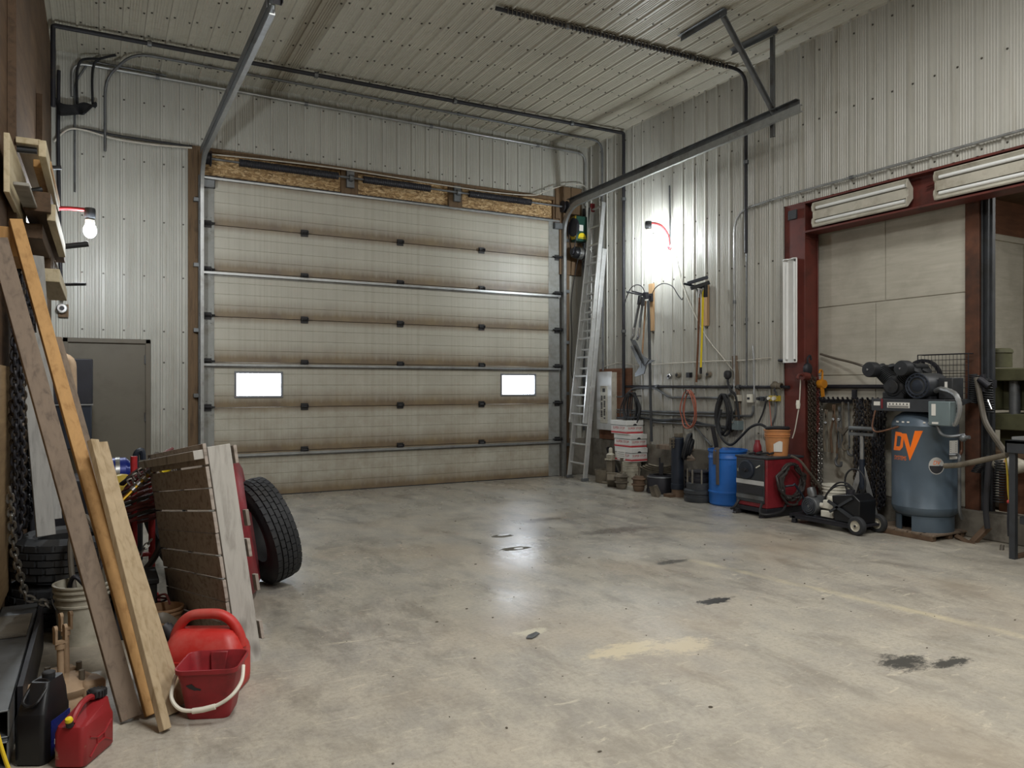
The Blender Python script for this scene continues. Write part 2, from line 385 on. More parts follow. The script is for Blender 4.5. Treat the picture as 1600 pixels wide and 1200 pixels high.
    def make(s,name,mats,parent=None,mw=None,bevel=0,smooth=True,ang=38):
        me=bpy.data.meshes.new(name); vs=s.v
        if mw is not None: inv=mw.inverted(); vs=[inv@p for p in vs]
        me.from_pydata([tuple(p) for p in vs],[],s.f)
        for m in (mats if isinstance(mats,(list,tuple)) else [mats]): me.materials.append(M[m])
        me.polygons.foreach_set('material_index',s.mi)
        if smooth:
            me.polygons.foreach_set('use_smooth',[True]*len(s.f)); me.set_sharp_from_angle(angle=math.radians(ang))
        me.validate(); me.update()
        o=bpy.data.objects.new(name,me); COL.objects.link(o)
        if parent is not None: o.parent=parent
        if bevel:
            b=o.modifiers.new('edge','BEVEL'); b.width=bevel; b.segments=2; b.limit_method='ANGLE'; b.angle_limit=math.radians(40)
        return o
def tag(o,label=None,cat=None,group=None,kind=None):
    if label: o['label']=label
    if cat: o['category']=cat
    if group: o['group']=group
    if kind: o['kind']=kind
    return o
class TH:
    """a thing: an Empty at its base that parents its parts; parts may be given in room or in local measures"""
    def __init__(s,name,label,cat,loc,rz=0,group=None,kind=None,rot=None,local=False):
        s.o=bpy.data.objects.new(name,None); s.o.empty_display_size=.1; COL.objects.link(s.o)
        s.o.location=loc; s.o.rotation_euler=rot if rot else (0,0,rz); tag(s.o,label,cat,group,kind)
        s.mw=None if local else (Matrix.Translation(V(loc))@s.o.rotation_euler.to_matrix().to_4x4())
    def p(s,name,mb,mats,on=None,bevel=0,label=None,**k):
        o=mb.make(name,mats,on if on is not None else s.o,s.mw,bevel,**k)
        if label: o['label']=label
        return o
def one(mb,name,label,cat,mats,group=None,kind=None,bevel=0,**k):
    """a thing that is one mesh, its origin at the middle of its base"""
    lo=V(tuple(min(p[i] for p in mb.v) for i in range(3))); hi=V(tuple(max(p[i] for p in mb.v) for i in range(3)))
    c=V(((lo.x+hi.x)/2,(lo.y+hi.y)/2,lo.z)); o=mb.make(name,mats,None,Matrix.Translation(c),bevel,**k); o.location=c
    return tag(o,label,cat,group,kind)
def dup(root,loc=None,rot=None,label=None):
    def cp(o,par):
        c=o.copy(); COL.objects.link(c); c.parent=par
        for ch in [x for x in o.children]: cp(ch,c)
        return c
    r=cp(root,None)
    if loc is not None: r.location=loc
    if rot is not None: r.rotation_euler=rot
    if label: r['label']=label
    return r
def struct(mb,name,mats,**k):
    o=mb.make(name,mats,**k); o['kind']='structure'; return o
# ================================================================== THE ROOM
fl=MB(); fl.bx(XL-.2,11.2,YF,YB+.3,-.15,0); struct(fl,'floor','floor',smooth=False)
# ribbed liner: profile of wide and fine ribs along u
PITCH=.2286
def rib_profile(u0,u1):
    k0=math.floor(u0/PITCH)-1; k1=math.ceil(u1/PITCH)+1; pr=[]
    for k in range(k0,k1):
        b=k*PITCH
        pr+=[(b-.017,0),(b-.010,.020),(b+.010,.020),(b+.017,0)]
        for m in (.058,.088,.1143,.141,.171): pr+=[(b+m-.009,0),(b+m-.003,.006),(b+m+.003,.006),(b+m+.009,0)]
    pr.sort(); out=[]
    def at(u):
        for (a,ha),(b_,hb) in zip(pr,pr[1:]):
            if a<=u<=b_: return ha+(hb-ha)*(u-a)/(b_-a) if b_>a else ha
        return 0
    return [(u0,at(u0))]+[p for p in pr if u0<p[0]<u1]+[(u1,at(u1))]
def ribbed(mb,o,ud,vd,u0,u1,v0,v1):
    o=V(o);ud=V(ud);vd=V(vd);nn=ud.cross(vd); pr=rib_profile(u0,u1); n=len(pr)
    mb._add([o+ud*u+vd*v0+nn*h for u,h in pr]+[o+ud*u+vd*v1+nn*h for u,h in pr],[(i,i+1,n+i+1,n+i) for i in range(n-1)])
def screws(mb,o,ud,vd,us,vs,r=.012):
    o=V(o);ud=V(ud);vd=V(vd);nn=ud.cross(vd); mb.m=1
    for u in us:
        for v in vs:
            c=o+ud*u+vd*v; mb.cyl(c,c+nn*.008,r,r*.7,6)
    mb.m=0
def rng(k0,k1,off=.032): return [k*PITCH+off for k in range(k0,k1)]
DX0,DX1,DZ1=1.10,6.78,4.62          # the opening of the big door with its header
MX0,MX1,MZ1=-.40,.56,2.09           # the man door
wb=MB()
for a in ((XL,MX0,0,5.6),(MX0,MX1,MZ1,5.6),(MX1,DX0-.09,0,5.6),(DX0-.09,DX1+.09,DZ1,5.6),(DX1+.09,XR,.62,5.6)):
    ribbed(wb,(0,YB,0),(1,0,0),(0,0,1),*a)
screws(wb,(0,YB,0),(1,0,0),(0,0,1),rng(-1,5),(2.2,2.9,3.6,4.35,5.1)); screws(wb,(0,YB,0),(1,0,0),(0,0,1),rng(5,31),(4.75,5.4))
screws(wb,(0,YB,0),(1,0,0),(0,0,1),rng(3,5),(.5,1.2,1.8))
wb.bx(XL-.1,MX0,YB+.05,YB+.15,0,5.7).bx(MX0,MX1,YB+.05,YB+.15,MZ1,5.7).bx(MX1,DX0,YB+.05,YB+.15,0,5.7).bx(DX0,DX1,YB+.05,YB+.15,DZ1,5.7).bx(DX1,XR+.2,YB+.05,YB+.15,0,5.7)
struct(wb,'wall_back',['liner','screw'])
wr=MB()   # the wall with the bay opening; ribs upright, u runs towards the camera
OY0=6.41; OZ=3.68; OY1=-.6
def rr(y0,y1,z0,z1): ribbed(wr,(XR,0,0),(0,-1,0),(0,0,1),-y1,-y0,z0,z1)
rr(OY0,YB,.62,5.6); rr(OY1,OY0,OZ,5.6); rr(YF,OY1,0,5.6)
screws(wr,(XR,0,0),(0,-1,0),(0,0,1),[-(k*PITCH)+.032 for k in range(29,47)],(.9,1.5,2.3,3.05,3.8,4.6,5.4)); screws(wr,(XR,0,0),(0,-1,0),(0,0,1),[-(k*PITCH)+.032 for k in range(8,28)],(3.74,4.6,5.4))
wr.bx(XR+.03,XR+.1,OY0,YB+.1,0,5.7).bx(XR+.03,XR+.1,OY1,OY0,OZ,5.7).bx(XR+.03,XR+.1,YF,OY1,0,5.7)
struct(wr,'wall_right',['liner','screw'])
cl=MB(); ribbed(cl,(0,0,ZC),(0,1,0),(1,0,0),0,0,0,0) if False else None
o_=V((0,0,ZC)); pr=rib_profile(XL-.05,XR+.08); n_=len(pr)
cl._add([V((u,YF,ZC-h)) for u,h in pr]+[V((u,YB+.1,ZC-h)) for u,h in pr],[(i,i+1,n_+i+1,n_+i) for i in range(n_-1)])
cl.m=1
for k in range(-1,32):
    for q in range(12):
        yy=10.3-q*.62
        for dx in (.036,.19):
            c=V((k*PITCH+dx,yy+(.0 if dx<.1 else .05),ZC)); 
            if XL<c.x<XR: cl.cyl(c,c-V((0,0,.010)),.014,.009,6)
cl.m=0; cl.bx(XL-.1,XR+.15,YF,YB+.15,ZC+.04,ZC+.12)
struct(cl,'ceiling',['ceil','screw'])
wl=MB(); wl.bx(XL-.12,XL,YF,YB+.1,0,5.7); struct(wl,'wall_left','ply_dark',smooth=False)
wf=MB(); wf.bx(XL-.12,XR+.2,YF-.1,YF,0,5.7); struct(wf,'wall_front','ply_white',smooth=False)
# concrete footing wall round the corner
kb=MB(); kb.bx(XR-.045,XR+.03,OY0,YB+.1,0,.62); struct(kb,'baseboard_right','concrete',bevel=.006)
kb=MB(); kb.bx(DX1+.11,XR-.05,YB-.03,YB+.05,0,.62); struct(kb,'baseboard_back','concrete',bevel=.006)
# the bay beyond the steel opening
AX=7.65
ba=MB(); ba.bx(AX,AX+.06,4.41,6.5,.27,3.95); struct(ba,'wall_bay','ply_white',smooth=False)
for i,(y0,y1,z0,z1) in enumerate(((4.42,5.42,.28,1.62),(5.43,6.49,.28,1.62),(4.42,5.42,1.63,2.44),(5.43,6.49,1.63,2.44),(4.42,5.30,2.45,3.9),(5.31,6.49,2.45,3.9))):
    s_=MB(); s_.bx(AX-.012,AX,y0,y1,z0,z1); struct(s_,'trim_%d'%(10+i),'ply_white',bevel=.003)
s_=MB(); s_.bx(AX-.10,AX+.06,.2,6.5,0,.27); struct(s_,'baseboard_bay','concrete',bevel=.012)
s_=MB(); s_.bx(XR+.0,AX+.1,6.42,6.5,0,3.95); struct(s_,'wall_bay_side','blk_rub',smooth=False)
s_=MB(); s_.bx(AX+.06,11.1,5.6,5.7,0,3.48); struct(s_,'wall_bay_back','ply_white',smooth=False)
s_=MB(); s_.bx(AX+.06,11.1,5.58,5.68,3.48,4.1); struct(s_,'wall_bay_top','ply_warm',smooth=False)
for i,xx in enumerate((9.0,10.22)):
    s_=MB(); s_.bx(xx,xx+.02,5.585,5.6,0,3.44); struct(s_,'trim_%d'%(20+i),'ply_white')
s_=MB(); s_.bx(AX+.06,11.0,5.575,5.6,3.42,3.50); struct(s_,'trim_22','ply_white',bevel=.004)
s_=MB(); s_.bx(11,11.1,-.8,5.7,0,4.1); struct(s_,'wall_bay_end','ply_white',smooth=False)
s_=MB(); s_.bx(XR+.1,11.1,-.8,-.7,0,4.1); struct(s_,'wall_bay_front','ply_dark',smooth=False)
s_=MB(); s_.bx(XR+.1,11.1,-.8,6.5,3.95,4.05); struct(s_,'ceiling_bay','ply_dark',smooth=False)
# steel frame of the opening
c_=MB(); c_.bx(XR-.005,XR+.010,6.11,OY0,0,OZ).bx(XR+.215,XR+.23,6.11,OY0,0,OZ).bx(XR+.01,XR+.215,6.125,6.14,0,3.31).bx(XR+.01,XR+.215,6.38,6.395,0,OZ)
for zz in (.2,3.25): c_.bx(XR,XR+.22,6.115,6.4,zz,zz+.014)
struct(c_,'column','redsteel',bevel=.003)
c_=MB(); c_.bx(XR-.01,XR+.23,OY1,OY0-.005,3.655,OZ).bx(XR-.01,XR+.23,OY1,6.13,3.31,3.332).bx(XR+.10,XR+.115,OY1,OY0-.01,3.33,3.66)
c_.bx(XR+.0,XR+.10,6.12,6.13,3.332,3.655)
struct(c_,'beam','redsteel',bevel=.003)
c_=MB(); c_.bx(AX-.05,AX+.09,4.27,4.41,0,3.95); struct(c_,'column_wood','rustpost',bevel=.006)
c_=MB(); c_.bx(AX+.0,AX+.05,4.17,4.265,0,3.62).bx(AX-.035,AX,4.19,4.205,0,3.62).bx(AX-.035,AX,4.245,4.26,0,3.62); struct(c_,'column_channel','dkgrey',bevel=.002)
# ------------------------------------------------------------------ the overhead door
dr=bpy.data.objects.new('door_1',None); COL.objects.link(dr); dr.location=(DX0,10.59,0); dr['kind']='structure'; dr['label']='wide sectional overhead door with two small bright windows'
PX0,PX1=1.32,6.50; PH=.605; DY=10.59
WIN=((1.60,2.18),(5.63,6.23))
def dpart(name,mb,mats,at,par=dr,bevel=0,**k):
    at=V(at); o=mb.make(name,mats,par,Matrix.Translation(at),bevel,**k); o.location=at-(dr.location if par is dr else V((par['_x'],par['_y'],par['_z'])) if '_x' in par else dr.location); return o
for i in range(7):
    z0=i*PH; m=MB(); zs=[z0+.004]; grooves=(.155,.30,.45)
    prof=[(DY,z0+.004)]
    for g in grooves: prof+=[(DY,z0+g-.006),(DY+.006,z0+g-.002),(DY+.006,z0+g+.002),(DY,z0+g+.006)]
    prof+=[(DY,z0+PH-.004)]
    if i==2:
        wz0,wz1=z0+.155,z0+.46
        xs=[PX0,WIN[0][0],WIN[0][1],WIN[1][0],WIN[1][1],PX1]
        for k in range(5):
            a,b=xs[k],xs[k+1]
            if k in (1,3): m.bx(a,b,DY,DY+.05,z0+.004,wz0).bx(a,b,DY,DY+.05,wz1,z0+PH-.004)
            else:
                ring=prof+[(DY+.05,z0+PH-.004),(DY+.05,z0+.004)]; m.poly([(a,y,z) for y,z in ring],(b-a,0,0))
    else:
        ring=prof+[(DY+.05,z0+PH-.004),(DY+.05,z0+.004)]; m.poly([(PX0,y,z) for y,z in ring],(PX1-PX0,0,0))
    pn=dpart('door_panel',m,'door',(3.9,DY,z0),smooth=False); loc=(3.9,DY,z0)
    def sub(name,mb,mats,bevel=0,**k): return mb.make(name,mats,pn,Matrix.Translation(V(loc)),bevel,**k)
    for (a,b) in ((DX0+.075,PX0),(PX1,DX1-.065)):
        e=MB(); e.bx(a,b,DY-.004,DY+.05,z0+.003,z0+PH-.003)
        for zz in (.05,.09,PH-.09,PH-.05):
            for xx in (a+.05,b-.04): e.cyl((xx,DY-.004,z0+zz),(xx,DY-.012,z0+zz),.009,n=8)
        sub('end_stile',e,'stile',.003)
    if i==2:
        for (a,b) in WIN:
            fr=MB(); t=.028
            fr.bx(a-t,b+t,DY-.014,DY+.01,wz1-.002,wz1+t).bx(a-t,b+t,DY-.014,DY+.01,wz0-t,wz0+.002).bx(a-t,a+.002,DY-.014,DY+.01,wz0,wz1).bx(b-.002,b+t,DY-.014,DY+.01,wz0,wz1)
            sub('window_frame',fr,'wframe',.006)
            q=MB(); q.bx(a,b,DY+.02,DY+.028,wz0,wz1); sub('pane',q,'sky',smooth=False)
    if i<6:
        for j,xx in enumerate((1.235,2.50,3.91,5.26,6.665)):
            hg=MB(); zz=z0+PH; end=j in (0,4)
            hg.bx(xx-.05,xx+.05,DY-.012,DY-.004,zz-.045,zz+.05).cyl((xx-.055,DY-.02,zz),(xx+.055,DY-.02,zz),.014,n=8)
            hg.bx(xx-.05,xx-.04,DY-.05,DY-.008,zz-.012,zz+.03).bx(xx+.04,xx+.05,DY-.05,DY-.008,zz-.012,zz+.03)
            if end: hg.cyl((xx-.10,DY-.04,zz+.012),(xx+.09,DY-.04,zz+.012),.012,n=8).cyl((xx-(.11 if j==0 else -.07),DY-.04,zz+.012),(xx-(.085 if j==0 else -.095),DY-.04,zz+.012),.026,n=12)
            sub('hinge',hg,'hingeblk')
    if i in (1,3,5):   # horizontal stiffening strut under the joint
        zz=z0-.0 if False else z0+PH-.05
    if i in (0,2,4):
        st=MB(); zz=z0+PH-.045
        st.bx(DX0+.085,DX1-.07,DY-.05,DY-.002,zz+.022,zz+.026).bx(DX0+.085,DX1-.07,DY-.052,DY-.046,zz-.006,zz+.026).bx(DX0+.085,DX1-.07,DY-.03,DY-.002,zz-.022,zz-.018)
        sub('strut',st,'galv',.001)
    if i==6:
        st=MB(); st.bx(DX0+.08,DX1-.07,DY-.03,DY+.05,z0+PH-.012,z0+PH+.018); sub('top_rail',st,'galv',.003)
        for xx in (1.235,6.665):
            br=MB(); br.bx(xx-.08,xx+.09,DY-.06,DY-.004,z0+PH-.13,z0+PH-.12).bx(xx-.08,xx+.09,DY-.06,DY-.052,z0+PH-.13,z0+PH-.03).bx(xx-.08,xx-.07,DY-.06,DY,z0+PH-.13,z0+PH-.03).bx(xx+.08,xx+.09,DY-.06,DY,z0+PH-.13,z0+PH-.03)
            sub('top_bracket',br,'galv_dk',.002)
    if i==0:
        sl=MB(); sl.bx(DX0+.08,DX1-.07,DY-.004,DY+.055,-.0,.012); sub('bottom_seal',sl,'blk_rub')
out=MB(); out.bx(DX0-.3,DX1+.3,10.9,10.95,-.1,4.9); struct(out,'wall_outer','concrete',smooth=False)
# header of osb with timber framing, and jambs
hd=MB(); hd.bx(DX0-.0,DX1,DY+.05,DY+.07,4.22,DZ1); struct(hd,'wall_header','osb',smooth=False)
for i,(a,b,c,d) in enumerate(((DX0-.0,DX0+.10,4.2,DZ1),(3.02,3.27,4.22,DZ1-.03),(4.70,4.93,4.22,DZ1-.03),(DX1-.19,DX1,4.2,DZ1+.02))):
    s_=MB(); s_.bx(a,b,DY-.005,DY+.05,c,d); struct(s_,'trim_%d'%(30+i),'wood_jamb',bevel=.004)
s_=MB(); s_.bx(DX0-.09,DX1+.09,DY-.01,DY+.05,DZ1-.035,DZ1+.02); struct(s_,'trim_34','wood_jamb',bevel=.004)
for i,(a,b) in enumerate(((DX0-.10,DX0+.02),(DX1-.0,DX1+.12))):
    s_=MB(); s_.bx(a,b,DY-.02,DY+.05,0,DZ1); struct(s_,'trim_%d'%(35+i),'wood_jamb',bevel=.004)
s_=MB(); s_.bx(DX0+.10,DX1-.1,DY+.0,DY+.045,4.255,4.275); struct(s_,'trim_37','blk')
# ------------------------------------------------------------------ the man door
md=bpy.data.objects.new('door_2',None); COL.objects.link(md); md.location=(.08,YB,0); md['kind']='structure'; md['label']='plain brown steel man door beside the overhead door'
mm=Matrix.Translation(V((.08,YB,0)))
q=MB(); q.bx(MX0+.05,MX1-.05,YB+.0,YB+.045,.01,MZ1-.05); q.make('leaf','door_brown',md,mm,.004)
q=MB(); q.bx(MX0,MX0+.055,YB-.03,YB+.06,0,MZ1).bx(MX1-.055,MX1,YB-.03,YB+.06,0,MZ1).bx(MX0,MX1,YB-.03,YB+.06,MZ1-.055,MZ1); q.make('door_frame','frame_brown',md,mm,.004)
for zz in (.25,1.05,1.78):
    q=MB(); q.cyl((MX1-.06,YB-.012,zz),(MX1-.06,YB-.012,zz+.11),.011,n=8); q.make('hinge','galv_dk',md,mm)
# ================================================================== DOOR HARDWARE
def track(sx, X, ytop, zend, label, name):
    t=TH('door_track',label,'door track',(X,10.52,0))
    path=[(10.53,.0),(10.53,4.02)]+[(10.53-.44*(1-math.cos(a)),4.02+.44*math.sin(a)) for a in [i*PI/2/10 for i in range(1,10)]]+[(10.09,4.46),(ytop,zend)]
    m=MB()   # an open C channel swept along the path
    c=[(-.042,-.022),(.042,-.022),(.042,.022),(.032,.022),(.032,-.014),(-.032,-.014),(-.032,.022),(-.042,.022)]
    L=len(path); vs=[]
    for i,(y,z) in enumerate(path):
        a=V((0,path[min(i+1,L-1)][0]-path[max(i-1,0)][0],path[min(i+1,L-1)][1]-path[max(i-1,0)][1])).normalized(); nrm=V((0,-a.z,a.y))
        vs+=[V((X-sx*b,y,z))+nrm*q for q,b in c]
    n=len(c); m._add(vs,[(i*n+k,i*n+(k+1)%n,(i+1)*n+(k+1)%n,(i+1)*n+k) for i in range(L-1) for k in range(n)]+[tuple(range(n)),tuple((L-1)*n+k for k in range(n-1,-1,-1))])
    t.p('rail',m,'galv')
    a=MB(); a.bx(X-sx*.035-.004,X-sx*.035+.004,10.50,10.585,0,4.25).bx(min(X-sx*.035,X-sx*.10),max(X-sx*.035,X-sx*.10),10.575,10.583,0,4.25); t.p('mounting_angle',a,'galv_dk')
    for zz in (.5,1.35,2.2,3.05,3.9):
        b=MB(); b.bx(X-sx*.10,X-sx*.04,10.50,10.57,zz,zz+.05); t.p('bracket',b,'galv_dk',bevel=.003)
    a=MB(); a.bar((X-sx*.03,10.4,4.53),(X-sx*.03,ytop+.05,zend+.07),.08,.006,(1,0,0)).bar((X-sx*.00,10.4,4.57),(X-sx*.0,ytop+.05,zend+.11),.006,.06,(1,0,0)); t.p('reinforcing_angle',a,'galv_dk')
    return t
tl=track(1,1.16,5.95,4.40,'galvanised overhead door track above the man door side','t')
trk=track(-1,6.76,5.70,4.56,'galvanised overhead door track above the aluminium ladder','t')
def angle(mb,p0,p1,w,hint): mb.bar(p0,p1,w,.005,hint); p0=V(p0);p1=V(p1);d=(p1-p0).normalized();h=V(hint);h=(h-d*h.dot(d)).normalized(); sd=h.cross(d); mb.bar(p0+sd*w/2+h*w/2,p1+sd*w/2+h*w/2,w,.005,sd)
hg=TH('track_hanger','bolted angle-iron hanger holding the track near the bay wall','hanger',(6.8,6.1,4.3))
m=MB(); angle(m,(6.83,6.17,5.55),(6.83,6.17,4.38),.06,(-1,-.4,0)); hg.p('drop_angle',m,'galv_dk')
m=MB(); angle(m,(5.90,6.04,5.53),(6.80,6.12,4.62),.05,(-.6,-.8,0)); hg.p('brace',m,'galv_dk')
m=MB(); angle(m,(5.87,5.95,5.545),(5.87,6.68,5.545),.055,(0,0,-1)); hg.p('ceiling_angle',m,'galv_dk')
m=MB(); angle(m,(6.66,5.95,5.52),(6.63,6.62,5.52),.055,(-.6,0,-1)); hg.p('ceiling_angle',m,'galv_dk')
hg=TH('track_hanger','short dark hanger plate holding the other track from the ceiling','hanger',(1.12,5.9,4.4))
m=MB(); angle(m,(1.18,5.86,5.56),(1.18,5.86,4.40),.06,(0,-1,0)); hg.p('drop_angle',m,'blk')
m=MB(); m.poly([(1.14,5.85,4.48),(1.26,5.85,4.52),(1.24,5.85,4.62),(1.12,5.85,4.60)],(0,.006,0)); hg.p('gusset',m,'galv_dk')
# torsion shaft
ts=TH('torsion_shaft','long torsion spring shaft running across the door header','shaft',(3.9,10.49,4.47))
m=MB(); m.cyl((1.2,10.49,4.47),(6.93,10.49,4.47),.016,n=12); ts.p('shaft',m,'galv_dk')
for (a,b) in ((1.62,2.95),(3.32,4.35),(5.0,6.1)):
    m=MB(); pr=[]; k=int((b-a)/.03)
    for i in range(k+1): pr+=[(.046,a+i*(b-a)/k-.009 if i else a),(.052,a+i*(b-a)/k)]
    m.lathe([(.017,a)]+pr+[(.017,b)],(0,10.49,4.47),(1,0,0),14); ts.p('torsion_spring',m,'blk')
for x in (1.22,6.74):
    m=MB(); m.lathe([(.02,0),(.095,0),(.10,.01),(.08,.02),(.078,.07),(.10,.08),(.10,.09),(.02,.09)],(x-.04,10.49,4.47),(1,0,0),20); ts.p('cable_drum',m,'blk')
for x in (3.14,4.82):
    m=MB(); m.bx(x-.055,x+.055,10.52,10.57,4.34,4.58).cyl((x-.03,10.49,4.47),(x+.03,10.49,4.47),.045,n=14); ts.p('bearing_plate',m,'galv_dk',bevel=.003)
# board and operator
b=MB()
for i,(x0,x1) in enumerate(((6.70,6.92),(6.93,7.14))): b.bx(x0,x1,10.56,10.60,3.36,4.83)
b.bx(6.62,6.72,10.55,10.585,4.28,4.80)
one(b,'mounting_board','vertical plank board holding the green door operator','board','wood_jamb',bevel=.004)
op=TH('door_operator','green jackshaft door operator with black motor on planks','door operator',(6.95,10.5,3.5))
m=MB(); m.bx(6.90,7.12,10.36,10.52,3.90,4.32); op.p('control_box',m,'green',bevel=.012)
m=MB(); m.bx(6.955,7.03,10.352,10.36,4.07,4.17); op.p('sticker',m,'paper')
m=MB(); m.poly([(7.01+.075*math.cos(a),10.358,3.965+.075*math.sin(a)) for a in [i*PI/10 for i in range(11)]],(0,-.005,0)).bx(6.93,7.09,10.353,10.358,3.945,3.955); op.p('badge',m,'yellow')
m=MB(); m.poly([(6.89,10.35,3.93),(6.89,10.35,4.32),(6.86,10.35,4.24),(6.86,10.35,3.99)],(0,.14,0)); op.p('side_cover',m,'yel_mustard',bevel=.005)
m=MB(); m.lathe([(.0,0),(.075,0),(.095,.02),(.10,.05),(.10,.20),(.085,.235),(.0,.24)],(6.83,10.36,3.71),(1,0,-.12),20); op.p('motor',m,'blk_gloss')
m=MB(); m.lathe([(.1015,.09),(.103,.10),(.103,.16),(.1015,.17)],(6.83,10.36,3.71),(1,0,-.12),20); op.p('motor_band',m,'chrome')
m=MB(); m.lathe([(.0,0),(.14,0),(.15,.01),(.15,.03),(.14,.04),(0,.04)],(6.84,10.38,4.12),(1,0,0),24); m.lathe([(.0,0),(.05,0),(.05,.04),(0,.04)],(6.80,10.36,3.71),(1,0,0),16)
m.tube(sm([(6.83,10.36,3.66),(6.83,10.32,3.75),(6.83,10.24,4.1),(6.83,10.36,4.27),(6.83,10.5,4.12),(6.83,10.42,3.75)],5,True),.008,6,True); op.p('drive_pulley',m,'blk')
m=MB(); m.chain([(7.07,10.3,3.9),(7.07,10.32,1.4),(7.1,10.33,1.25),(7.13,10.32,1.4),(7.13,10.3,3.9)],.042,.026,.004); one(m,'hand_chain','long loop of hand chain hanging under the green operator','chain','chain_br')
m=MB(); m.tube(sm([(6.93,10.36,3.6),(6.92,10.45,3.3),(6.93,10.56,2.9),(6.95,10.57,2.3),(6.94,10.57,1.75),(7.0,10.55,1.55),(7.12,10.5,1.3)],6),.006,6); one(m,'motor_cable','thin black cable hanging down from the operator motor','cable','blk_rub')
# ================================================================== CONDUITS AND PIPES
def pipe(label,pts,r,mt,name='conduit',cat='pipe',n=5,clips=None,rad=None,group=None,k=10,curve=True):
    t=TH(name,label,cat,V(pts[-1] if False else pts[0]),group=group)
    m=MB(); m.tube(sm(pts,n) if curve else pts,r,k); t.p('tube',m,mt)
    for c in (clips or []):
        q=MB(); c0,ax=c; q.lathe([(r*1.0,-.02),(r*1.45,-.02),(r*1.45,.02),(r*1.0,.02)],c0,ax,10); t.p('clamp',q,'galv_dk')
    return t
def bend(pts,R=.12,n=5):
    """straight runs with rounded corners"""
    pts=[V(p) for p in pts]; out=[pts[0]]
    for a,b,c in zip(pts,pts[1:],pts[2:]):
        d1=(a-b);d2=(c-b);r=min(R,d1.length*.45,d2.length*.45);d1.normalize();d2.normalize(); p=b+d1*r;q=b+d2*r
        for i in range(n+1): t=i/n; out.append(p*(1-t)**2+b*2*t*(1-t)+q*t*t)
    return out+[pts[-1]]
def run(label,pts,r,mt,R=.12,clips=0,name='conduit',cat='conduit',k=10,group=None):
    b=bend(pts,R); t=TH(name,label,cat,b[-1],group=group); m=MB(); m.tube(b,r,k); t.p('tube',m,mt)
    pts=[V(p) for p in pts]
    for a,c in zip(pts,pts[1:]):
        L=(c-a).length; nn=int(L/1.6)
        for i in range(nn):
            q=MB(); e=a+(c-a)*((i+.5)/nn); q.lathe([(r*1.02,-.022),(r*1.5,-.022),(r*1.5,.022),(r*1.02,.022)],e,c-a,10); t.p('clamp',q,'galv_dk')
    return t
run('thick black pipe crossing the ceiling by the header wall',[(-.46,9.75,4.6),(-.46,9.72,5.49),(7.24,9.53,5.49),(7.24,9.53,1.32)],.026,'blk',.03)
run('silver conduit along the top edge of the header wall',[(-.30,10.57,5.02),(-.30,10.57,5.44),(7.22,10.57,5.44),(7.22,10.57,4.55)],.019,'galv',.16)
run('grey conduit on the ceiling bending down near the corner',[(.05,10.54,4.4),(.05,10.54,5.3),(.35,10.15,5.53),(7.25,10.12,5.53),(7.25,10.12,3.9),(7.25,10.1,1.75)],.017,'galv_dk',.2)
cp=run('black pipe wrapped with coiled line crossing the open ceiling',[(3.70,7.10,5.53),(7.25,6.98,5.53),(7.25,6.98,3.2)],.022,'blk',.22)
m=MB(); p0=V((3.8,7.09,5.53));p1=V((6.95,6.99,5.53)); m.tube([p0+(p1-p0)*(i/620)+V((0,math.cos(i*.62)*.032,.004+math.sin(i*.62)*.032)) for i in range(621)],.006,5); cp.p('coiled_line',m,'hose_gr')
run('thin grey conduit from the ceiling pipe down the ribbed wall',[(7.26,6.98,3.2),(7.26,6.98,1.5)],.012,'galv_dk',.02)
run('silver conduit bending along the wall above the red beam',[(7.26,7.19,1.42),(7.26,7.19,3.77),(7.26,6.5,3.80),(7.27,.2,3.80)],.014,'galv',.28)
run('silver conduit rising from the man door corner up to the ceiling',[P(97,470,Y=10.55),P(94,400,Y=10.55),P(91,215,Y=10.55),P(92,110,Y=10.55)],.02,'blk',.04)
run('thin wall conduit branching near the ceiling corner',[P(117,300,Y=10.58),P(117,130,Y=10.58),P(140,95,Y=10.58),P(260,118,Y=10.58)],.012,'galv_dk',.1)
for i,(dx,lab) in enumerate(((0,'dark upright conduit nearest the corner behind the operator planks'),(.05,'dark upright conduit in the corner beside another one'),)):
    run(lab,[(7.18+dx*.9,10.55-dx*2,4.5),(7.18+dx*.9,10.55-dx*2,.75)],.02,'blk' if i else 'dkgrey',.05)
# cabling along the back wall
def wire(label,pts,r,mt,name='cable',cat='cable',n=6,group=None,k=6):
    m=MB(); m.tube(sm(pts,n),r,k); return one(m,name,label,cat,mt,group)
wire('pale cable swagged across the liner above the man door',[P(84,222,Y=10.56),P(105,203,Y=10.55),P(130,203,Y=10.55),P(180,217,Y=10.55),P(240,226,Y=10.55),P(300,231,Y=10.55)],.012,'wire_wh')
wire('dark cable swagged beside the pale one above the man door',[P(90,212,Y=10.57),P(120,201,Y=10.56),P(190,213,Y=10.56),P(300,229,Y=10.56)],.014,'blk_rub')
wire('thin pale cable following the top of the door header',[P(318,240,Y=10.5),P(400,248,Y=10.5),P(520,262,Y=10.5),P(640,281,Y=10.5),P(760,299,Y=10.5),P(830,305,Y=10.5),P(850,300,Y=10.5),P(880,290,Y=10.5),P(910,289,Y=10.5),P(918,300,Y=10.5)],.009,'wire_wh',n=8)
m=MB()
for i in range(9):
    a=random.uniform(-.02,.02); m.tube(sm([P(84+i*1,150+i*3,Y=10.54),P(95,162+i*2.2,Y=10.5-.01*i),P(115+i,165+i*1.6,Y=10.5),P(132,161+i*2,Y=10.5-.012*i),P(150+a*50,168-i,Y=10.54)],5),.011,6)
one(m,'cable_bundle','tangle of dark cables tied up high beside the man door corner','cable','blk_rub')
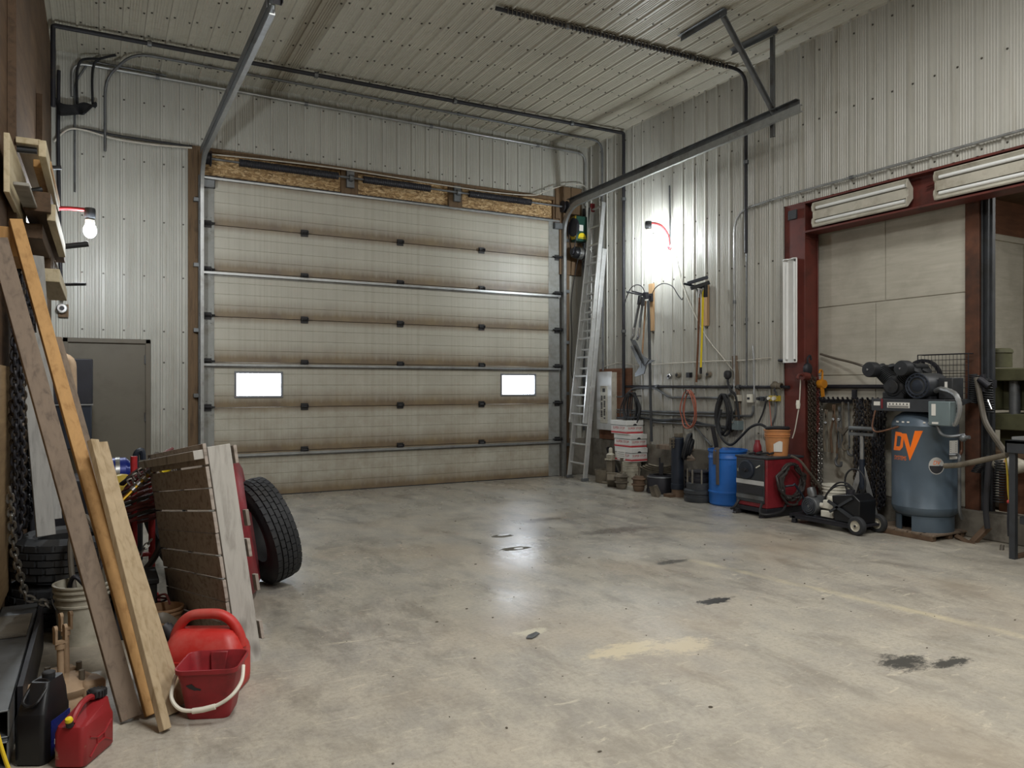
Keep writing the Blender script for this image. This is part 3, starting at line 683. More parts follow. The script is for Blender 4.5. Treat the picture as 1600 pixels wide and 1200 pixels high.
for i,px in enumerate((122,146)):
    wire(('dark looping cable dropping to the tangled bundle','dark looping cable next to the first, nearer the door track')[i],[P(px-1,165,Y=10.55),P(px-2,130,Y=10.55),P(px,105,Y=10.55),P(px+8,93,Y=10.5),P(px+35,92-i*6,Y=10.4)],.016,'blk_rub')
# round outlet on a wood block
ob=TH('wall_outlet','round outlet on a small wood block by the man door','outlet',P(98,488,Y=10.6))
m=MB(); a=P(91,475,Y=10.58);b=P(107,496,Y=10.58); m.bx(a.x,b.x,10.57,10.60,b.z,a.z); ob.p('backing_block',m,'wood_jamb',bevel=.003)
m=MB(); c=P(97,482,Y=10.56); m.lathe([(0,-.05),(.05,-.05),(.06,-.035),(.06,0)],c,(0,1,0),20); ob.p('round_box',m,'chrome')
m=MB(); m.lathe([(0,-.062),(.026,-.062),(.026,-.05)],c,(0,1,0),14); ob.p('socket',m,'ink')
# ================================================================== LAMPS
def gooseneck(label,base,dirx,zb,reach,name='wall_lamp'):
    """arm leaves the wall, curves out and carries a shaded bulb"""
    t=TH(name,label,'lamp',base)
    B=V(base); tip=B+V((dirx*reach,0,zb))
    m=MB(); m.lathe([(0,0),(.045,0),(.045,.012),(.02,.02),(0,.02)],B,(dirx,0,0),16); t.p('wall_plate',m,'red_paint')
    m=MB(); m.tube(sm([B+V((dirx*.01,0,0)),B+V((dirx*.04,0,zb*.55)),B+V((dirx*.14,0,zb*.9)),B+V((dirx*.25,0,zb)),tip],6),.019,10); t.p('arm',m,'red_paint')
    m=MB(); m.lathe([(0,.02),(.045,.02),(.05,0),(.05,-.07),(.035,-.09),(0,-.09)],tip,(0,0,1),18); t.p('socket_cap',m,'dkgrey')
    m=MB(); m.lathe([(.03,-.088),(.042,-.095),(.042,-.135),(.03,-.14)],tip,(0,0,1),18); t.p('bulb_collar',m,'white_pl')
    m=MB(); m.sph(tip+V((0,0,-.20)),.058,(1,1,1.25),16,10); t.p('bulb',m,'bulb')
    return t
gooseneck('lit red gooseneck wall lamp above the hanging brooms',(7.29,8.49,3.53),-1,.31,.40)
gooseneck('lit red gooseneck lamp poking out beyond the lumber rack',(-.51,8.48,3.05),1,.18,.42)
wire('thin cable running down slantwise from the lit gooseneck lamp on the ribbed wall',[(7.28,8.48,3.5),P(1052,390,X=7.28),P(1068,450,X=7.28),P(1100,520,X=7.28),P(1132,562,X=7.28),P(1146,580,X=7.28)],.007,'wire_wh')
wire('grey conduit wire rising from the lit lamp to the track',[(7.28,8.48,3.56),P(1047,340,X=7.28),P(1046,290,X=7.28)],.012,'galv_dk')
def fluoro(label,c,axis,face,L,wd=.30,lens='refl'):
    """two-tube shop fixture; axis along the tubes, face = the way it shines"""
    ax=V(axis);fc=V(face);sd=fc.cross(ax); c=V(c)
    t=TH('fluorescent_fixture',label,'light fixture',c)
    prof=[(-wd/2,0.085),(-wd/2-.012,.075),(-wd*.22,.012),(-wd*.2,0),(wd*.2,0),(wd*.22,.012),(wd/2+.012,.075),(wd/2,.085),(wd*.23,.03),(wd*.12,.03),(.05,.062),(-.05,.062),(-wd*.12,.03),(-wd*.23,.03)]
    m=MB(); m.poly([c-ax*L/2+sd*a+fc*b for a,b in prof],ax*L); t.p('reflector',m,lens,smooth=False)
    for s_ in (-1,1):
        m=MB(); o=c+sd*(s_*wd*.30)+fc*.062; m.cyl(o-ax*(L/2-.03),o+ax*(L/2-.03),.019,n=14); t.p('tube',m,'tube_off')
    for s_ in (-1,1):
        m=MB(); o=c+ax*(s_*L/2); pts=[o+sd*a+fc*b for a,b in ((-wd/2-.01,.08),(-wd*.36,.10),(-wd*.2,.095),(-wd*.12,.075),(wd*.12,.075),(wd*.2,.095),(wd*.36,.10),(wd/2+.01,.08),(wd*.2,-.005),(-wd*.2,-.005))]
        m.poly(pts,ax*(s_*.012)); t.p('end_plate',m,lens,smooth=False)
    return t
fluoro('dusty two-tube fluorescent fixture nearest the red column on the beam',(XR+.06,5.40,3.494),(0,1,0),(-1,0,0),1.16,.265)
fluoro('second two-tube fluorescent fixture further along the red beam',(XR+.06,3.30,3.494),(0,1,0),(-1,0,0),2.44,.265)
fluoro('white fluorescent fixture mounted upright on the red column',(XR-.01,6.26,2.40),(0,0,1),(-1,0,0),1.22,.19,'refl_c')
m=MB(); m.bx(XR-.03,XR+.09,6.22,6.34,3.50,3.61); m.tube([(XR+.03,6.28,3.5),(XR+.03,6.28,3.34)],.03,10); one(m,'junction_box','dark junction box in the corner of the red beam','junction box','dkgrey',bevel=.004)
m=MB(); m.tube([(XR+.06,4.66,3.53),(XR+.06,4.60,3.54),(XR+.06,4.53,3.535)],.012,8); one(m,'link_conduit','short conduit linking the two beam fluorescents','conduit','redsteel')
# ================================================================== LADDER
def ladder():
    t=TH('extension_ladder','aluminium extension ladder leaning in the back corner','ladder',(6.73,10.05,0))
    b0,b1=V((6.72,10.30,.02)),V((6.68,9.79,.02)); tp0,tp1=V((7.18,10.22,4.30)),V((7.16,9.85,4.30))
    n=V((-1,0,.1)).normalized()
    def at(f,s): return (b0+(tp0-b0)*f)*(1-s)+(b1+(tp1-b1)*f)*s
    # base section
    for s in (0,1):
        m=MB(); m.bar(at(0,s),at(.86,s),.028,.085,n)  if False else m.bar(at(0.0,s),at(.86,s),.03,.075,n); t.p('base_rail',m,'alu',bevel=.003)
        m=MB(); m.box(at(0,s)+V((0,0,.005)),(.11,.06,.05)); t.p('foot',m,'galv_dk',bevel=.006)
    for i in range(12):
        m=MB(); z=.24+i*.305; f=z/4.28; m.cyl(at(f,.02),at(f,.98),.017,n=10)
        for s in (0,1): m.cyl(at(f,s),at(f,s)+(at(f,1)-at(f,0)).normalized()*(.022 if s else -.022),.019,n=8)
        t.p('rung',m,'alu')
    off=n*.078
    for s in (0,1):
        m=MB(); m.bar(at(.205,s*.93+.01)+off,at(1.035,s*.93+.01)+off,.03,.07,n); t.p('fly_rail',m,'alu',bevel=.003)
    for i in range(12):
        m=MB(); z=1.02+i*.305; f=z/4.28; m.cyl(at(f,.02)+off,at(f,.92)+off,.017,n=10)
        m.cyl(at(f,.94)+off,at(f,.94)+off+V((0,-.022,0)),.015,n=8); t.p('rung',m,'alu')
    m=MB(); c=at(1.035,.01)+off; m.box(c-V((0,0,.02)),(.075,.05,.14)); t.p('rail_cap',m,'maroon',bevel=.012)
    return t
ladder()
# ================================================================== ALONG THE RIBBED WALL
WX=7.27
# electrical panel on its board
m=MB(); m.bx(7.262,7.287,9.36,10.22,.63,1.78); one(m,'backing_board','red-brown plywood board behind the electrical panel','board','ply_warm',bevel=.003)
ep=TH('electrical_panel','tall grey-white breaker panel by the ladder','electrical panel',(7.2,9.93,.80))
m=MB(); m.bx(7.16,7.268,9.74,10.12,.80,1.72); ep.p('cabinet',m,'refl',bevel=.004)
m=MB(); m.bx(7.146,7.16,9.73,10.13,.79,1.73); ep.p('cover',m,'silverpaint',bevel=.004)
m=MB(); m.bx(7.136,7.146,9.83,10.02,.90,1.50); ep.p('inner_door',m,'refl',bevel=.003)
m=MB(); m.bx(7.132,7.137,9.885,9.95,1.40,1.46); ep.p('latch',m,'ink')
for s_ in (0,1):
    m=MB()
    for k in range(14):
        if (k*7+s_*3)%5: m.bx(7.131,7.137,9.955-s_*.075,9.99-s_*.075,.97+k*.027,.99+k*.027)
    ep.p('breaker',m,'ink')
def wp(px,py,x=WX): return P(px,py,X=x)
run('dark air line running level across the ribbed wall',[wp(975,604),wp(1233,605)],.021,'blk',.02,clips=0)
run('grey conduit looping from the panel up over the hose',[wp(963,620),wp(975,620),wp(990,606),wp(1025,606),wp(1045,621),wp(1132,622),wp(1142,615)],.017,'galv_dk',.1)
run('upper of the two level conduits behind the orange cord',[wp(963,640),wp(1020,643),wp(1120,645),wp(1150,645),wp(1150,612)],.016,'galv_dk',.07)
run('lower of the two level conduits behind the orange cord',[wp(963,644),wp(1020,647),wp(1120,650),wp(1174,650),wp(1177,644),wp(1177,634)],.016,'galv_dk',.07)
run('low dark cable conduit along the wall behind the boxes',[wp(962,653),wp(1000,652),wp(1030,657),wp(1070,655),wp(1100,663),wp(1146,671)],.018,'dkgrey',.06)
run('lowest grey conduit running to the disconnect box',[wp(1018,659),wp(1080,663),wp(1146,668)],.017,'galv_dk',.05)
run('dark pipe slanting down to the blue barrel',[wp(1083,663),wp(1112,697)],.015,'galv_dk',.02)
run('thin slack wire strung level above the wall sockets',[wp(940,574),wp(968,566),wp(980,569),wp(1005,571),wp(1060,567),wp(1120,564),wp(1150,564),wp(1205,559)],.008,'wire_wh',.2,k=6)
wire('short black pipe stub curving into the red column',[wp(1217,563),wp(1228,563),wp(1238,559)],.02,'blk')
for i,(px,py,mt,la) in enumerate(((1048,588,'chrome','bright round socket, first of the row on the ribbed wall'),(1061,586,'putty','brown round socket beside the bright one'),(1079,586,'blk','square black socket in the row of wall sockets'),(1093,588,'putty','round socket behind the broom handles'),(1109,585,'putty','round tan socket at the end of the row by the cables'))):
    t=TH('wall_socket',la,'socket',wp(px,py)); c=wp(px,py,7.29)
    m=MB()
    if mt=='blk': m.bx(7.235,7.29,c.y-.035,c.y+.035,c.z-.035,c.z+.035)
    else: m.lathe([(0,.045),(.032,.045),(.042,.03),(.042,0)],c,(-1,0,0),18)
    t.p('cover',m,mt,bevel=.003 if mt=='blk' else 0)
    m=MB(); m.lathe([(0,.056),(.018,.056),(.018,.04)],c,(-1,0,0),12); t.p('plug_hole',m,'ink')
# upright plank with its plug and cables
m=MB(); m.bar(wp(1148,556,7.275),wp(1154,660,7.275),.075,.03,(-1,0,0)); one(m,'mounting_plank','narrow upright plank carrying coiled cables on the ribbed wall','plank','wood_grey')
pl=TH('cable_plug','fat black plug hung on the narrow plank','plug',wp(1136,590,7.2))
m=MB(); c=wp(1137,586,7.2); m.lathe([(0,.05),(.04,.05),(.05,.03),(.05,-.02),(.03,-.05),(0,-.05)],c,(.2,.2,1),16); pl.p('plug_body',m,'blk_rub')
m=MB(); m.tube(sm([wp(1137,591,7.2),wp(1138,600,7.2),wp(1142,610,7.2),wp(1150,620,7.22),wp(1153,640,7.22),wp(1155,655,7.22)],6),.016,8); pl.p('lead',m,'blk_rub')
def coil(name,label,cat,c,ry,rz,n,r,mt,x=WX-.05,sx=.02,wob=.02,hang=None,k=7,fan=False):
    """loops of hose hanging on the wall (loop plane is the wall)"""
    t=TH(name,label,cat,(x,c.y,c.z-rz)); 
    m=MB()
    for i in range(n):
        a=ry*(1+random.uniform(-.16,.1)); b=rz*(1+random.uniform(-.10,.05)); ox=random.uniform(-.03,.03); pts=[]
        if fan: a=ry*(.25+.75*i/(n-1))
        for q in range(12):
            th=2*PI*q/12; s_=.35+.65*(1-math.sin(th))/2 if math.sin(th)>0 else 1
            pts.append(V((x-sx*i/max(n,1)*3+random.uniform(-wob,wob)*.6,c.y+ox+a*math.cos(th)*(1 if math.sin(th)<.2 else (1-.45*(math.sin(th)-.2))),c.z+(rz-b)+b*math.sin(th))))
        m.tube(sm(pts,4,True),r,k,True)
    t.p('loops',m,mt); 
    if hang: m=MB(); m.tube([V((XR-.02,c.y,c.z+rz-.05)),V((x-.09,c.y,c.z+rz-.05)),V((x-.1,c.y,c.z+rz+.02))],.008,6); t.p('hook',m,'blk')
    return t
coil('air_hose','coil of black hose hanging above the white boxes','hose',wp(1000,639),.25,.25,8,.010,'blk_rub',hang=1,x=7.14,fan=True)
coil('power_cord','coil of orange cord hanging on the ribbed wall','cord',wp(1084,639),.13,.26,3,.009,'cord_or',hang=1)
coil('welding_cable','coil of heavy black cable hung on the narrow plank','cable',wp(1137,648),.12,.27,5,.014,'blk_rub',x=7.2)
wire('heavy black cable drooping from the coil across to the orange bucket',[wp(1127,640,7.15),wp(1122,665,7.12),wp(1128,685,7.1),wp(1142,695,7.1),wp(1158,682,7.1),wp(1172,668,7.1),wp(1187,663,7.1),wp(1200,670,7.1),wp(1205,675,7.1)],.017,'blk_rub')
# disconnect and receptacles
t=TH('disconnect_box','blue-grey disconnect box beside the narrow plank','switch box',wp(1156,668)); a=wp(1151,657);b=wp(1161,672); m=MB(); m.bx(7.18,7.28,b.y,a.y,b.z,a.z); t.p('case',m,'greybox',bevel=.005)
m=MB(); m.cyl((7.165,a.y-.03,a.z-.02),(7.18,a.y-.03,a.z-.02),.012,n=8); t.p('knob',m,'chrome')
for i,(px0,px1,py0,py1,mt,la) in enumerate(((1151,1158,617,627,'refl','white receptacle with one dark slot near the plank'),(1171,1177,616,629,'white_pl','white receptacle with a cord plugged in'),(1190,1200,619,627,'galv_dk','grey utility box with a black plug'),(1205,1219,618,627,'yel_mustard','yellow and black connector box next to the red column'))):
    t=TH('receptacle',la,'outlet',wp((px0+px1)/2,py1)); a=wp(px0,py0);b=wp(px1,py1); m=MB(); m.bx(7.22,7.285,b.y,a.y,b.z,a.z); t.p('box',m,mt,bevel=.004)
    m=MB(); cy=(a.y+b.y)/2; cz=(a.z+b.z)/2
    if i<2: m.bx(7.214,7.221,cy-.02,cy+.02,cz-.014,cz+.014)
    else: m.cyl((7.22,cy-.03,cz),(7.19,cy-.03,cz),.025,n=12); m.cyl((7.22,cy+.05,cz),(7.19,cy+.05,cz),.02,n=12)
    t.p('slot' if i<2 else 'plug',m,'ink' if i!=3 else 'white_pl')
run('short conduit loop rising from the receptacles',[wp(1179,628,7.25),wp(1178,560,7.26),wp(1176,540,7.26)],.012,'galv',.03)
run('grey conduit dropping from the yellow connector box',[wp(1212,628,7.25),wp(1212,650,7.25),wp(1204,668,7.25)],.013,'galv_dk',.1)
wire('black cord slanting down from the grey utility box',[wp(1197,627,7.23),wp(1192,645,7.22),wp(1185,661,7.2)],.012,'blk_rub')
wire('slim brown cord hanging from the connector box',[wp(1202,627,7.24),wp(1204,650,7.23),wp(1206,671,7.2)],.006,'cord_or')
vl=TH('shutoff_valve','cast air valve with a lever on the level air line','valve',wp(1211,600))
m=MB(); c=wp(1211,603,7.23); m.sph(c,.055,(1,1.1,.8),14,8).lathe([(0,0),(.03,0),(.03,.05),(0,.06)],c,(0,0,1),12).lathe([(.03,-.1),(.04,-.1),(.04,-.06),(.03,-.05)],c,(0,1,0),12); vl.p('valve_body',m,'putty')
m=MB(); m.tube([c+V((-.03,-.02,-.02)),c+V((-.06,-.05,-.06)),c+V((-.06,-.09,-.12))],.011,6); vl.p('lever',m,'blk')
# the hanging long scrapers and rods on a board
m=MB(); a=wp(1016,444,7.29);b=wp(1023,517,7.29); m.bx(7.255,7.29,b.y,a.y,b.z,a.z); one(m,'hanger_board','tan board with pegs high on the ribbed wall','board','wood_tan',bevel=.003)
m=MB(); a=wp(1100,443,7.29);b=wp(1109,509,7.29); m.bx(7.24,7.285,b.y,a.y,b.z,a.z); one(m,'hanger_board','tan board behind the broom head','board','wood_tan',bevel=.003)
hk=TH('peg_hook','black double peg bracket on the tan board','hook',wp(1010,465,7.1)); m=MB(); m.tube([wp(1017,464,7.26),wp(979,456,6.82)],.012,8).tube([wp(1020,463,7.26),wp(988,455,6.84)],.012,8); hk.p('peg',m,'blk')
m=MB(); m.box(wp(1009,462,7.08),(.06,.07,.10)); hk.p('clamp',m,'blk',bevel=.006); m=MB(); m.box(wp(1017,465,7.24),(.04,.07,.12)); hk.p('bracket',m,'blk',bevel=.006)
sc=TH('hand_cultivator','long twin-rod tool with forked blades hanging from the pegs','hand tool',wp(1000,588,7.1)); X_=7.05
m=MB(); m.tube([wp(1001,463,X_),wp(991,513,X_),wp(990,523,X_),wp(986,531,X_)],.019,8).tube([wp(1005,466,X_),wp(1000,505,X_),wp(999,520,X_),wp(995,531,X_)],.019,8); sc.p('rods',m,'galv_dk')
m=MB(); m.tube([wp(990,512,X_-.02),wp(990,524,X_-.02),wp(987,529,X_-.02)],.022,8).tube([wp(999,512,X_-.02),wp(998,524,X_-.02),wp(996,529,X_-.02)],.022,8); sc.p('bright_elbow',m,'chrome')
m=MB(); m.tube([wp(1000,462,X_),wp(998,476,X_)],.028,8).tube([wp(1005,464,X_),wp(1004,478,X_)],.028,8); sc.p('grip',m,'blk_rub')
def blade(pts,x,th=.012): return [wp(a,b,x) for a,b in pts]
m=MB(); m.poly(blade(((985,531),(992,531),(1004,556),(1014,562),(1008,570),(1000,566)),X_),(.014,0,0)).poly(blade(((985,541),(988,540),(1001,565),(1002,575),(996,566)),X_-.03),(.012,0,0))
m.poly(blade(((1001,560),(1015,562),(1023,563),(1010,570),(1006,584),(992,589),(992,584),(1000,572)),X_+.01),(.014,0,0)); sc.p('blade',m,'galv_dk')
sp=TH('spring_wire','thin springy wire pair arching out of the tan board','wire',wp(1012,460,7.2)); m=MB(); m.tube(sm([wp(1018,462,7.2),wp(1024,450,7.15),wp(1036,443,7.1),wp(1050,447,7.05),wp(1058,459,7.05),wp(1065,468,7.05),wp(1067,465,7.05)],6),.007,6); m.tube(sm([wp(1008,458,7.15),wp(1003,448,7.1),wp(995,445,7.05),wp(986,450,7.05),wp(980,462,7.05),wp(975,478,7.05)],6),.007,6); sp.p('wire',m,'blk')
rd=TH('pry_bar','long dark steel rod hanging beside the cultivator down to the hose','bar',wp(1017,690,7.1)); m=MB(); m.tube([wp(1013,470,7.08),wp(1014,500,7.08),wp(1016,600,7.08),wp(1018,690,7.08)],.02,8); rd.p('shaft',m,'dkgrey')
rd=TH('pry_bar','thin tan rod between the cultivator and the steel rod','bar',wp(1003,560,7.1)); m=MB(); m.tube([wp(1009,470,7.12),wp(1005,530,7.12),wp(1003,560,7.1)],.013,8); rd.p('shaft',m,'ply_tan')
# brooms
br=TH('push_broom','upturned squeegee broom with dark blue head and brown handle','broom',wp(1090,598,7.12))
m=MB(); a=wp(1074,443,6.98);b=wp(1106,433,7.2); m.bar(a,b,.05,.045,(0,0,1)); m.bar(wp(1068,443,6.92),wp(1098,450,7.2),.02,.03,(0,0,1)); br.p('head',m,'blue_dk',bevel=.006)
m=MB(); a=wp(1080,447,6.98);b=wp(1108,438,7.2); m.bar(a-V((0,0,.03)),b-V((0,0,.03)),.055,.05,(0,0,1)); br.p('bristles',m,'blk_rub')
m=MB(); m.tube([wp(1093,452,7.05),wp(1092,465,7.05)],.02,8); m.bar(wp(1087,450,7.05),wp(1093,462,7.05),.02,.01,(-1,0,0)).bar(wp(1099,450,7.05),wp(1093,462,7.05),.02,.01,(-1,0,0)); br.p('socket',m,'galv')
m=MB(); m.tube([wp(1093,460,7.05),wp(1091,530,7.1),wp(1088,597,7.15)],.014,8); br.p('handle',m,'ply_warm')
b2=TH('shovel_handle_tool','yellow-handled tool with black grip hanging by the broom','hand tool',wp(1096,583,7.15))
m=MB(); m.tube([wp(1099,452,7.12),wp(1097,520,7.14),wp(1095,576,7.16)],.014,8); b2.p('handle',m,'yellow')
m=MB(); m.tube([wp(1095,574,7.16),wp(1095,584,7.16)],.018,8); b2.p('grip',m,'blk_rub')
m=MB(); m.box(wp(1101,455,7.14),(.05,.07,.16)); b2.p('bracket',m,'blk',bevel=.006)
# ------------------------------------------------------------------ boxes on a bucket
def bucket(name,label,cat,c,r0,r1,h,mt,handle=True,rings=(.86,.78,.70),thick=.006,rot=0,group=None):
    t=TH(name,label,cat,c,rot,local=True,group=group)
    pr=[(0,0),(r0,0)]; 
    for f in sorted(rings): rr_=r0+(r1-r0)*f; pr+=[(rr_,h*f-.008),(rr_+.008,h*f-.005),(rr_+.008,h*f+.005),(rr_,h*f+.008)]
    pr+=[(r1,h-.012),(r1+.008,h-.01),(r1+.008,h),(r1-thick,h),(r0-thick,.01),(0,.01)]
    m=MB(); m.lathe(pr,n=30); t.p('pail',m,mt)
    if handle:
        m=MB(); m.tube([V(((r1+.012)*math.cos(a),-(r1*.35)*math.sin(a)-.0,h*.80-h*.42*math.sin(a))) if True else 0 for a in [PI*i/16 for i in range(17)]],.0035,6); t.p('bail',m,'galv_dk')
    return t
bucket('bucket','white ribbed bucket under the stack of white cartons','bucket',(7.07,9.12,0),.125,.15,.362,'white_dirty',True,(.92,.84,.76,.60),rot=2.2)
def carton(label,x,y,z,rz,top):
    t=TH('carton',label,'box',(x,y,z),rz,local=True); w,d,h=.30,.40,.205
    m=MB(); m.bx(-w/2,w/2,-d/2,d/2,.0,h-.07); t.p('tray',m,'cardboard',bevel=.003)
    m=MB(); m.bx(-w/2-.004,w/2+.004,-d/2-.004,d/2+.004,h-.072,h); t.p('lid',m,'cardboard',bevel=.003)
    e=.0055
    for nm,mt,(za,zb) in (('stripe','ink_red',(.012,.034)),('stripe','ink_red',(.0405,.0445))):
        m=MB(); m.bx(-w/2-.001,w/2+.001,-d/2-.001,d/2+.001,za,zb); t.p(nm,m,mt,smooth=False)
    m=MB(); m.text('SUPER STOP',(-w/2-.001,0,.072),(0,-1,0),(0,0,1),.056,lift=.001); m.text('SUPER STOP',(0,-d/2-.001,.072),(1,0,0),(0,0,1),.046,lift=.001); t.p('lettering',m,'ink_red',smooth=False)
    m=MB(); m.poly([(.035*math.cos(a),-d/2-.006,h-.072+.024*math.sin(a)) for a in [i*PI/8 for i in range(9)]],(0,.003,0)); t.p('hand_hole',m,'ink',smooth=False)
    m=MB(); m.bx(-w/2-.0055,w/2+.0055,-d/2-.0055,d/2+.0055,h-.076,h-.072); t.p('lid_edge',m,'ink',smooth=False)
    if top=='label':
        m=MB(); m.bx(-w/2-.0065,-w/2-.004,-.06,.14,.02,.17); t.p('paper_label',m,'paper',smooth=False)
        m=MB()
        for k in range(4): m.bx(-w/2-.0075,-w/2-.0065,-.04,.12,.04+k*.03,.046+k*.03)
        t.p('print',m,'ink',smooth=False)
carton('bottom white carton, on the bucket, with a paper label',7.09,9.15,.362,0,'label')
carton('middle white carton of the stack by the panel',7.085,9.16,.568,.02,'')
carton('topmost white carton, under the loose black hose',7.05,9.20,.774,-.02,'')
m=MB()
for i in range(4): m.tube(sm([(6.92+random.uniform(0,.26),9.02+random.uniform(0,.34),.995+random.uniform(0,.03)) for q in range(6)],6),.012,7)
one(m,'loose_hose','loose dark hoses lying on the topmost carton','hose','blk_rub')
m=MB(); m.bar((6.90,9.25,.99),(6.89,9.33,.99),.0,.0) if False else m.bar((6.93,9.08,1.0),(6.99,9.36,1.0),.05,.02,(0,0,1)); one(m,'work_glove','grey rag lying on the topmost carton beside the hoses','rag','leather',bevel=.008)
# ------------------------------------------------------------------ floor row by the footing wall
def fl_(px,py): p=P(px,py,z=0); return p
def chamber(label,c,rod=.14,mt='putty',tilt=None,flange=True):
    t=TH('brake_chamber',label,'truck part',c,rot=tilt or (0,0,random.uniform(0,3)),local=True)
    m=MB(); m.lathe([(0,0),(.055,0),(.075,.02),(.083,.06),(.083,.085),(.096,.09),(.096,.108),(.083,.113),(.086,.15),(.086,.165),(.098,.17),(.098,.188),(.085,.193),(.072,.215),(.04,.225),(0,.225)],n=26); t.p('housing',m,mt)
    m=MB(); m.ring((0,0,.099),.094,.011,n=26).ring((0,0,.179),.096,.011,n=26); t.p('clamp_band',m,mt)
    m=MB(); m.cyl((0,0,.22),(0,0,.22+rod),.010,n=8).box((0,0,.235+rod),(.045,.018,.05)).cyl((.03,.03,.2),(.03,.03,.25),.012,n=8).cyl((-.045,.02,.2),(-.045,.02,.24),.012,n=8); t.p('push_rod',m,'putty')
    return t
c1=P(970,765,z=0); c2=P(997,769,z=0)
d_=V((.70,.71,0))*.09
chamber('rusty brake chamber with a tall rod on the floor by the boxes',c1+d_,.19)
chamber('brake chamber with a reddish top band beside the taller one',c2+d_,.15,'rust')
hi=TH('hitch_stand','short steel post on a stepped base by the ladder foot','steel post',P(952,757,z=0)+V((.1,.1,0)),rz=.4,local=True)
m=MB(); m.bx(-.10,.10,-.10,.10,0,.03).bx(-.055,.055,-.05,.05,.03,.36); hi.p('post',m,'putty',bevel=.006)
m=MB(); m.bx(-.08,.08,-.06,.06,.36,.385).bx(-.05,.05,-.05,.05,.385,.44).lathe([(.07,.44),(.05,.46),(.03,.47),(.03,.53),(.02,.55),(0,.55)],n=14); hi.p('cap',m,'white_dirty',bevel=.003)
ca=TH('bearing_housing','cut grey drum half lying behind the steel post','truck part',P(941,755,z=0)+V((.08,.08,0)),rz=.9,local=True)
m=MB(); m.lathe([(.0,0),(.11,0),(.125,.02),(.135,.20),(.115,.20),(.105,.03),(0,.03)],n=22); ca.p('shell',m,'putty')
ca=TH('brake_shoe_box','tilted cast housing leaning on the brake chamber','truck part',P(956,763,z=0)+V((.05,.05,.005)),rot=(.0,.55,.9),local=True)
m=MB(); m.bx(-.14,.12,-.08,.08,.05,.16); m.bx(-.15,.13,-.09,.09,.15,.175); ca.p('housing',m,'putty',bevel=.012)
m=MB(); m.cyl((-.05,0,.17),(-.05,0,.19),.03,n=12).cyl((.05,0,.17),(.05,0,.19),.03,n=12); ca.p('boss',m,'putty')
m=MB(); m.bar(P(963,740,X=7.1),P(950,700,X=7.22),.05,.05); one(m,'steel_strut','dark strut leaning on the footing wall behind the brake chambers','strut','blk')
# drum with the dark casting on top
b0=P(1031,772,z=0)+V((.70,.71,0))*.16
dm=TH('brake_drum','large black brake drum with a light rim by the black cylinder','brake drum',b0,local=True)
m=MB(); m.lathe([(.0,0),(.19,0),(.20,.02),(.20,.055),(.19,.06),(.19,.20),(.18,.23),(.165,.245),(.165,.25),(.10,.25),(.10,.22),(0,.22)],n=34); dm.p('drum',m,'blk')
m=MB(); m.ring((0,0,.225),.185,.010,n=34); dm.p('rim',m,'galv_dk')
sp_=TH('leaf_spring','curved leaf spring pack resting on the black brake drum','leaf spring',b0+V((.05,.05,.25)),rz=-.75,local=True)
for i in range(4):
    m=MB(); L_=.30-.04*i; m.tube([V((x_,-.0,.02+i*.03+.9*(x_*x_))) for x_ in [L_*(q/8*2-1) for q in range(9)]],.045,4,flat=.28); sp_.p('leaf',m,'putty',smooth=False)
m=MB(); m.bx(-.03,.03,-.06,.06,0,.16); m.cyl((-.02,-.05,.1),(-.02,-.05,.24),.01,n=8); sp_.p('clip',m,'blk')
sh=TH('steel_scoop','worn steel scoop plate leaning at the foot of the black cylinder','scoop',P(1028,777,z=0),rz=.6,local=True)
m=MB(); m.poly([(-.03,-.02,.0),(.16,.0,.03),(.19,.06,.14),(-.0,.04,.15)],(.012,.03,0)); m.poly([(-.03,-.02,.0),(-.0,.04,.15),(.05,.14,.13),(.05,.1,0)],(.01,0,0)); sh.p('plate',m,'putty')
k_=P(1058,777,z=0)+V((.70,.71,0))*.09
ft=TH('steel_cylinder','upright black cylinder on a rusty foot with a coiled hose hung on it','cylinder',k_,local=True)
m=MB(); m.lathe([(.0,.10),(.088,.10),(.090,.14),(.090,.17),(.086,.175),(.086,.79),(.078,.80),(0,.80)],n=26); ft.p('barrel',m,'blue_dk')
m=MB(); m.lathe([(.0,0),(.10,0),(.095,.03),(.080,.06),(.082,.10),(0,.10)],n=20); m.box((-.08,.02,.02),(.18,.14,.035)); ft.p('foot',m,'rust')
m=MB(); m.bx(-.16,.0,-.035,-.01,.66,.80).bx(-.02,.06,-.05,.05,.80,.86); ft.p('lug_plate',m,'putty',bevel=.006)
m=MB()
for zz in (.68,.72,.76): 
    for xx in (-.13,-.08): m.cyl((xx,-.036,zz),(xx,-.042,zz),.012,n=8)
ft.p('lug_holes',m,'ink')
hs=TH('hose_coil','tight coil of ribbed black hose hung over the black cylinder','hose',k_+V((.02,-.15,.56)),rot=(0,.25,-.9),local=True)
m=MB()
for i in range(7):
    R_=.06+i*.018; m.tube([V((.04*math.sin(i),R_*.75*math.cos(a),.13+R_*math.sin(a)*1.05)) for a in [2*PI*q/20 for q in range(20)]],.017,7,True)
hs.p('loops',m,'blk_rub')
m=MB(); m.bx(7.0,7.26,7.95,8.45,.60,.66); m.bar((7.24,8.2,.63),(6.98,7.7,.5),.12,.02,(0,0,1)); one(m,'short_plank','dirty plank lying along the footing wall behind the drums','plank','wood_grey')
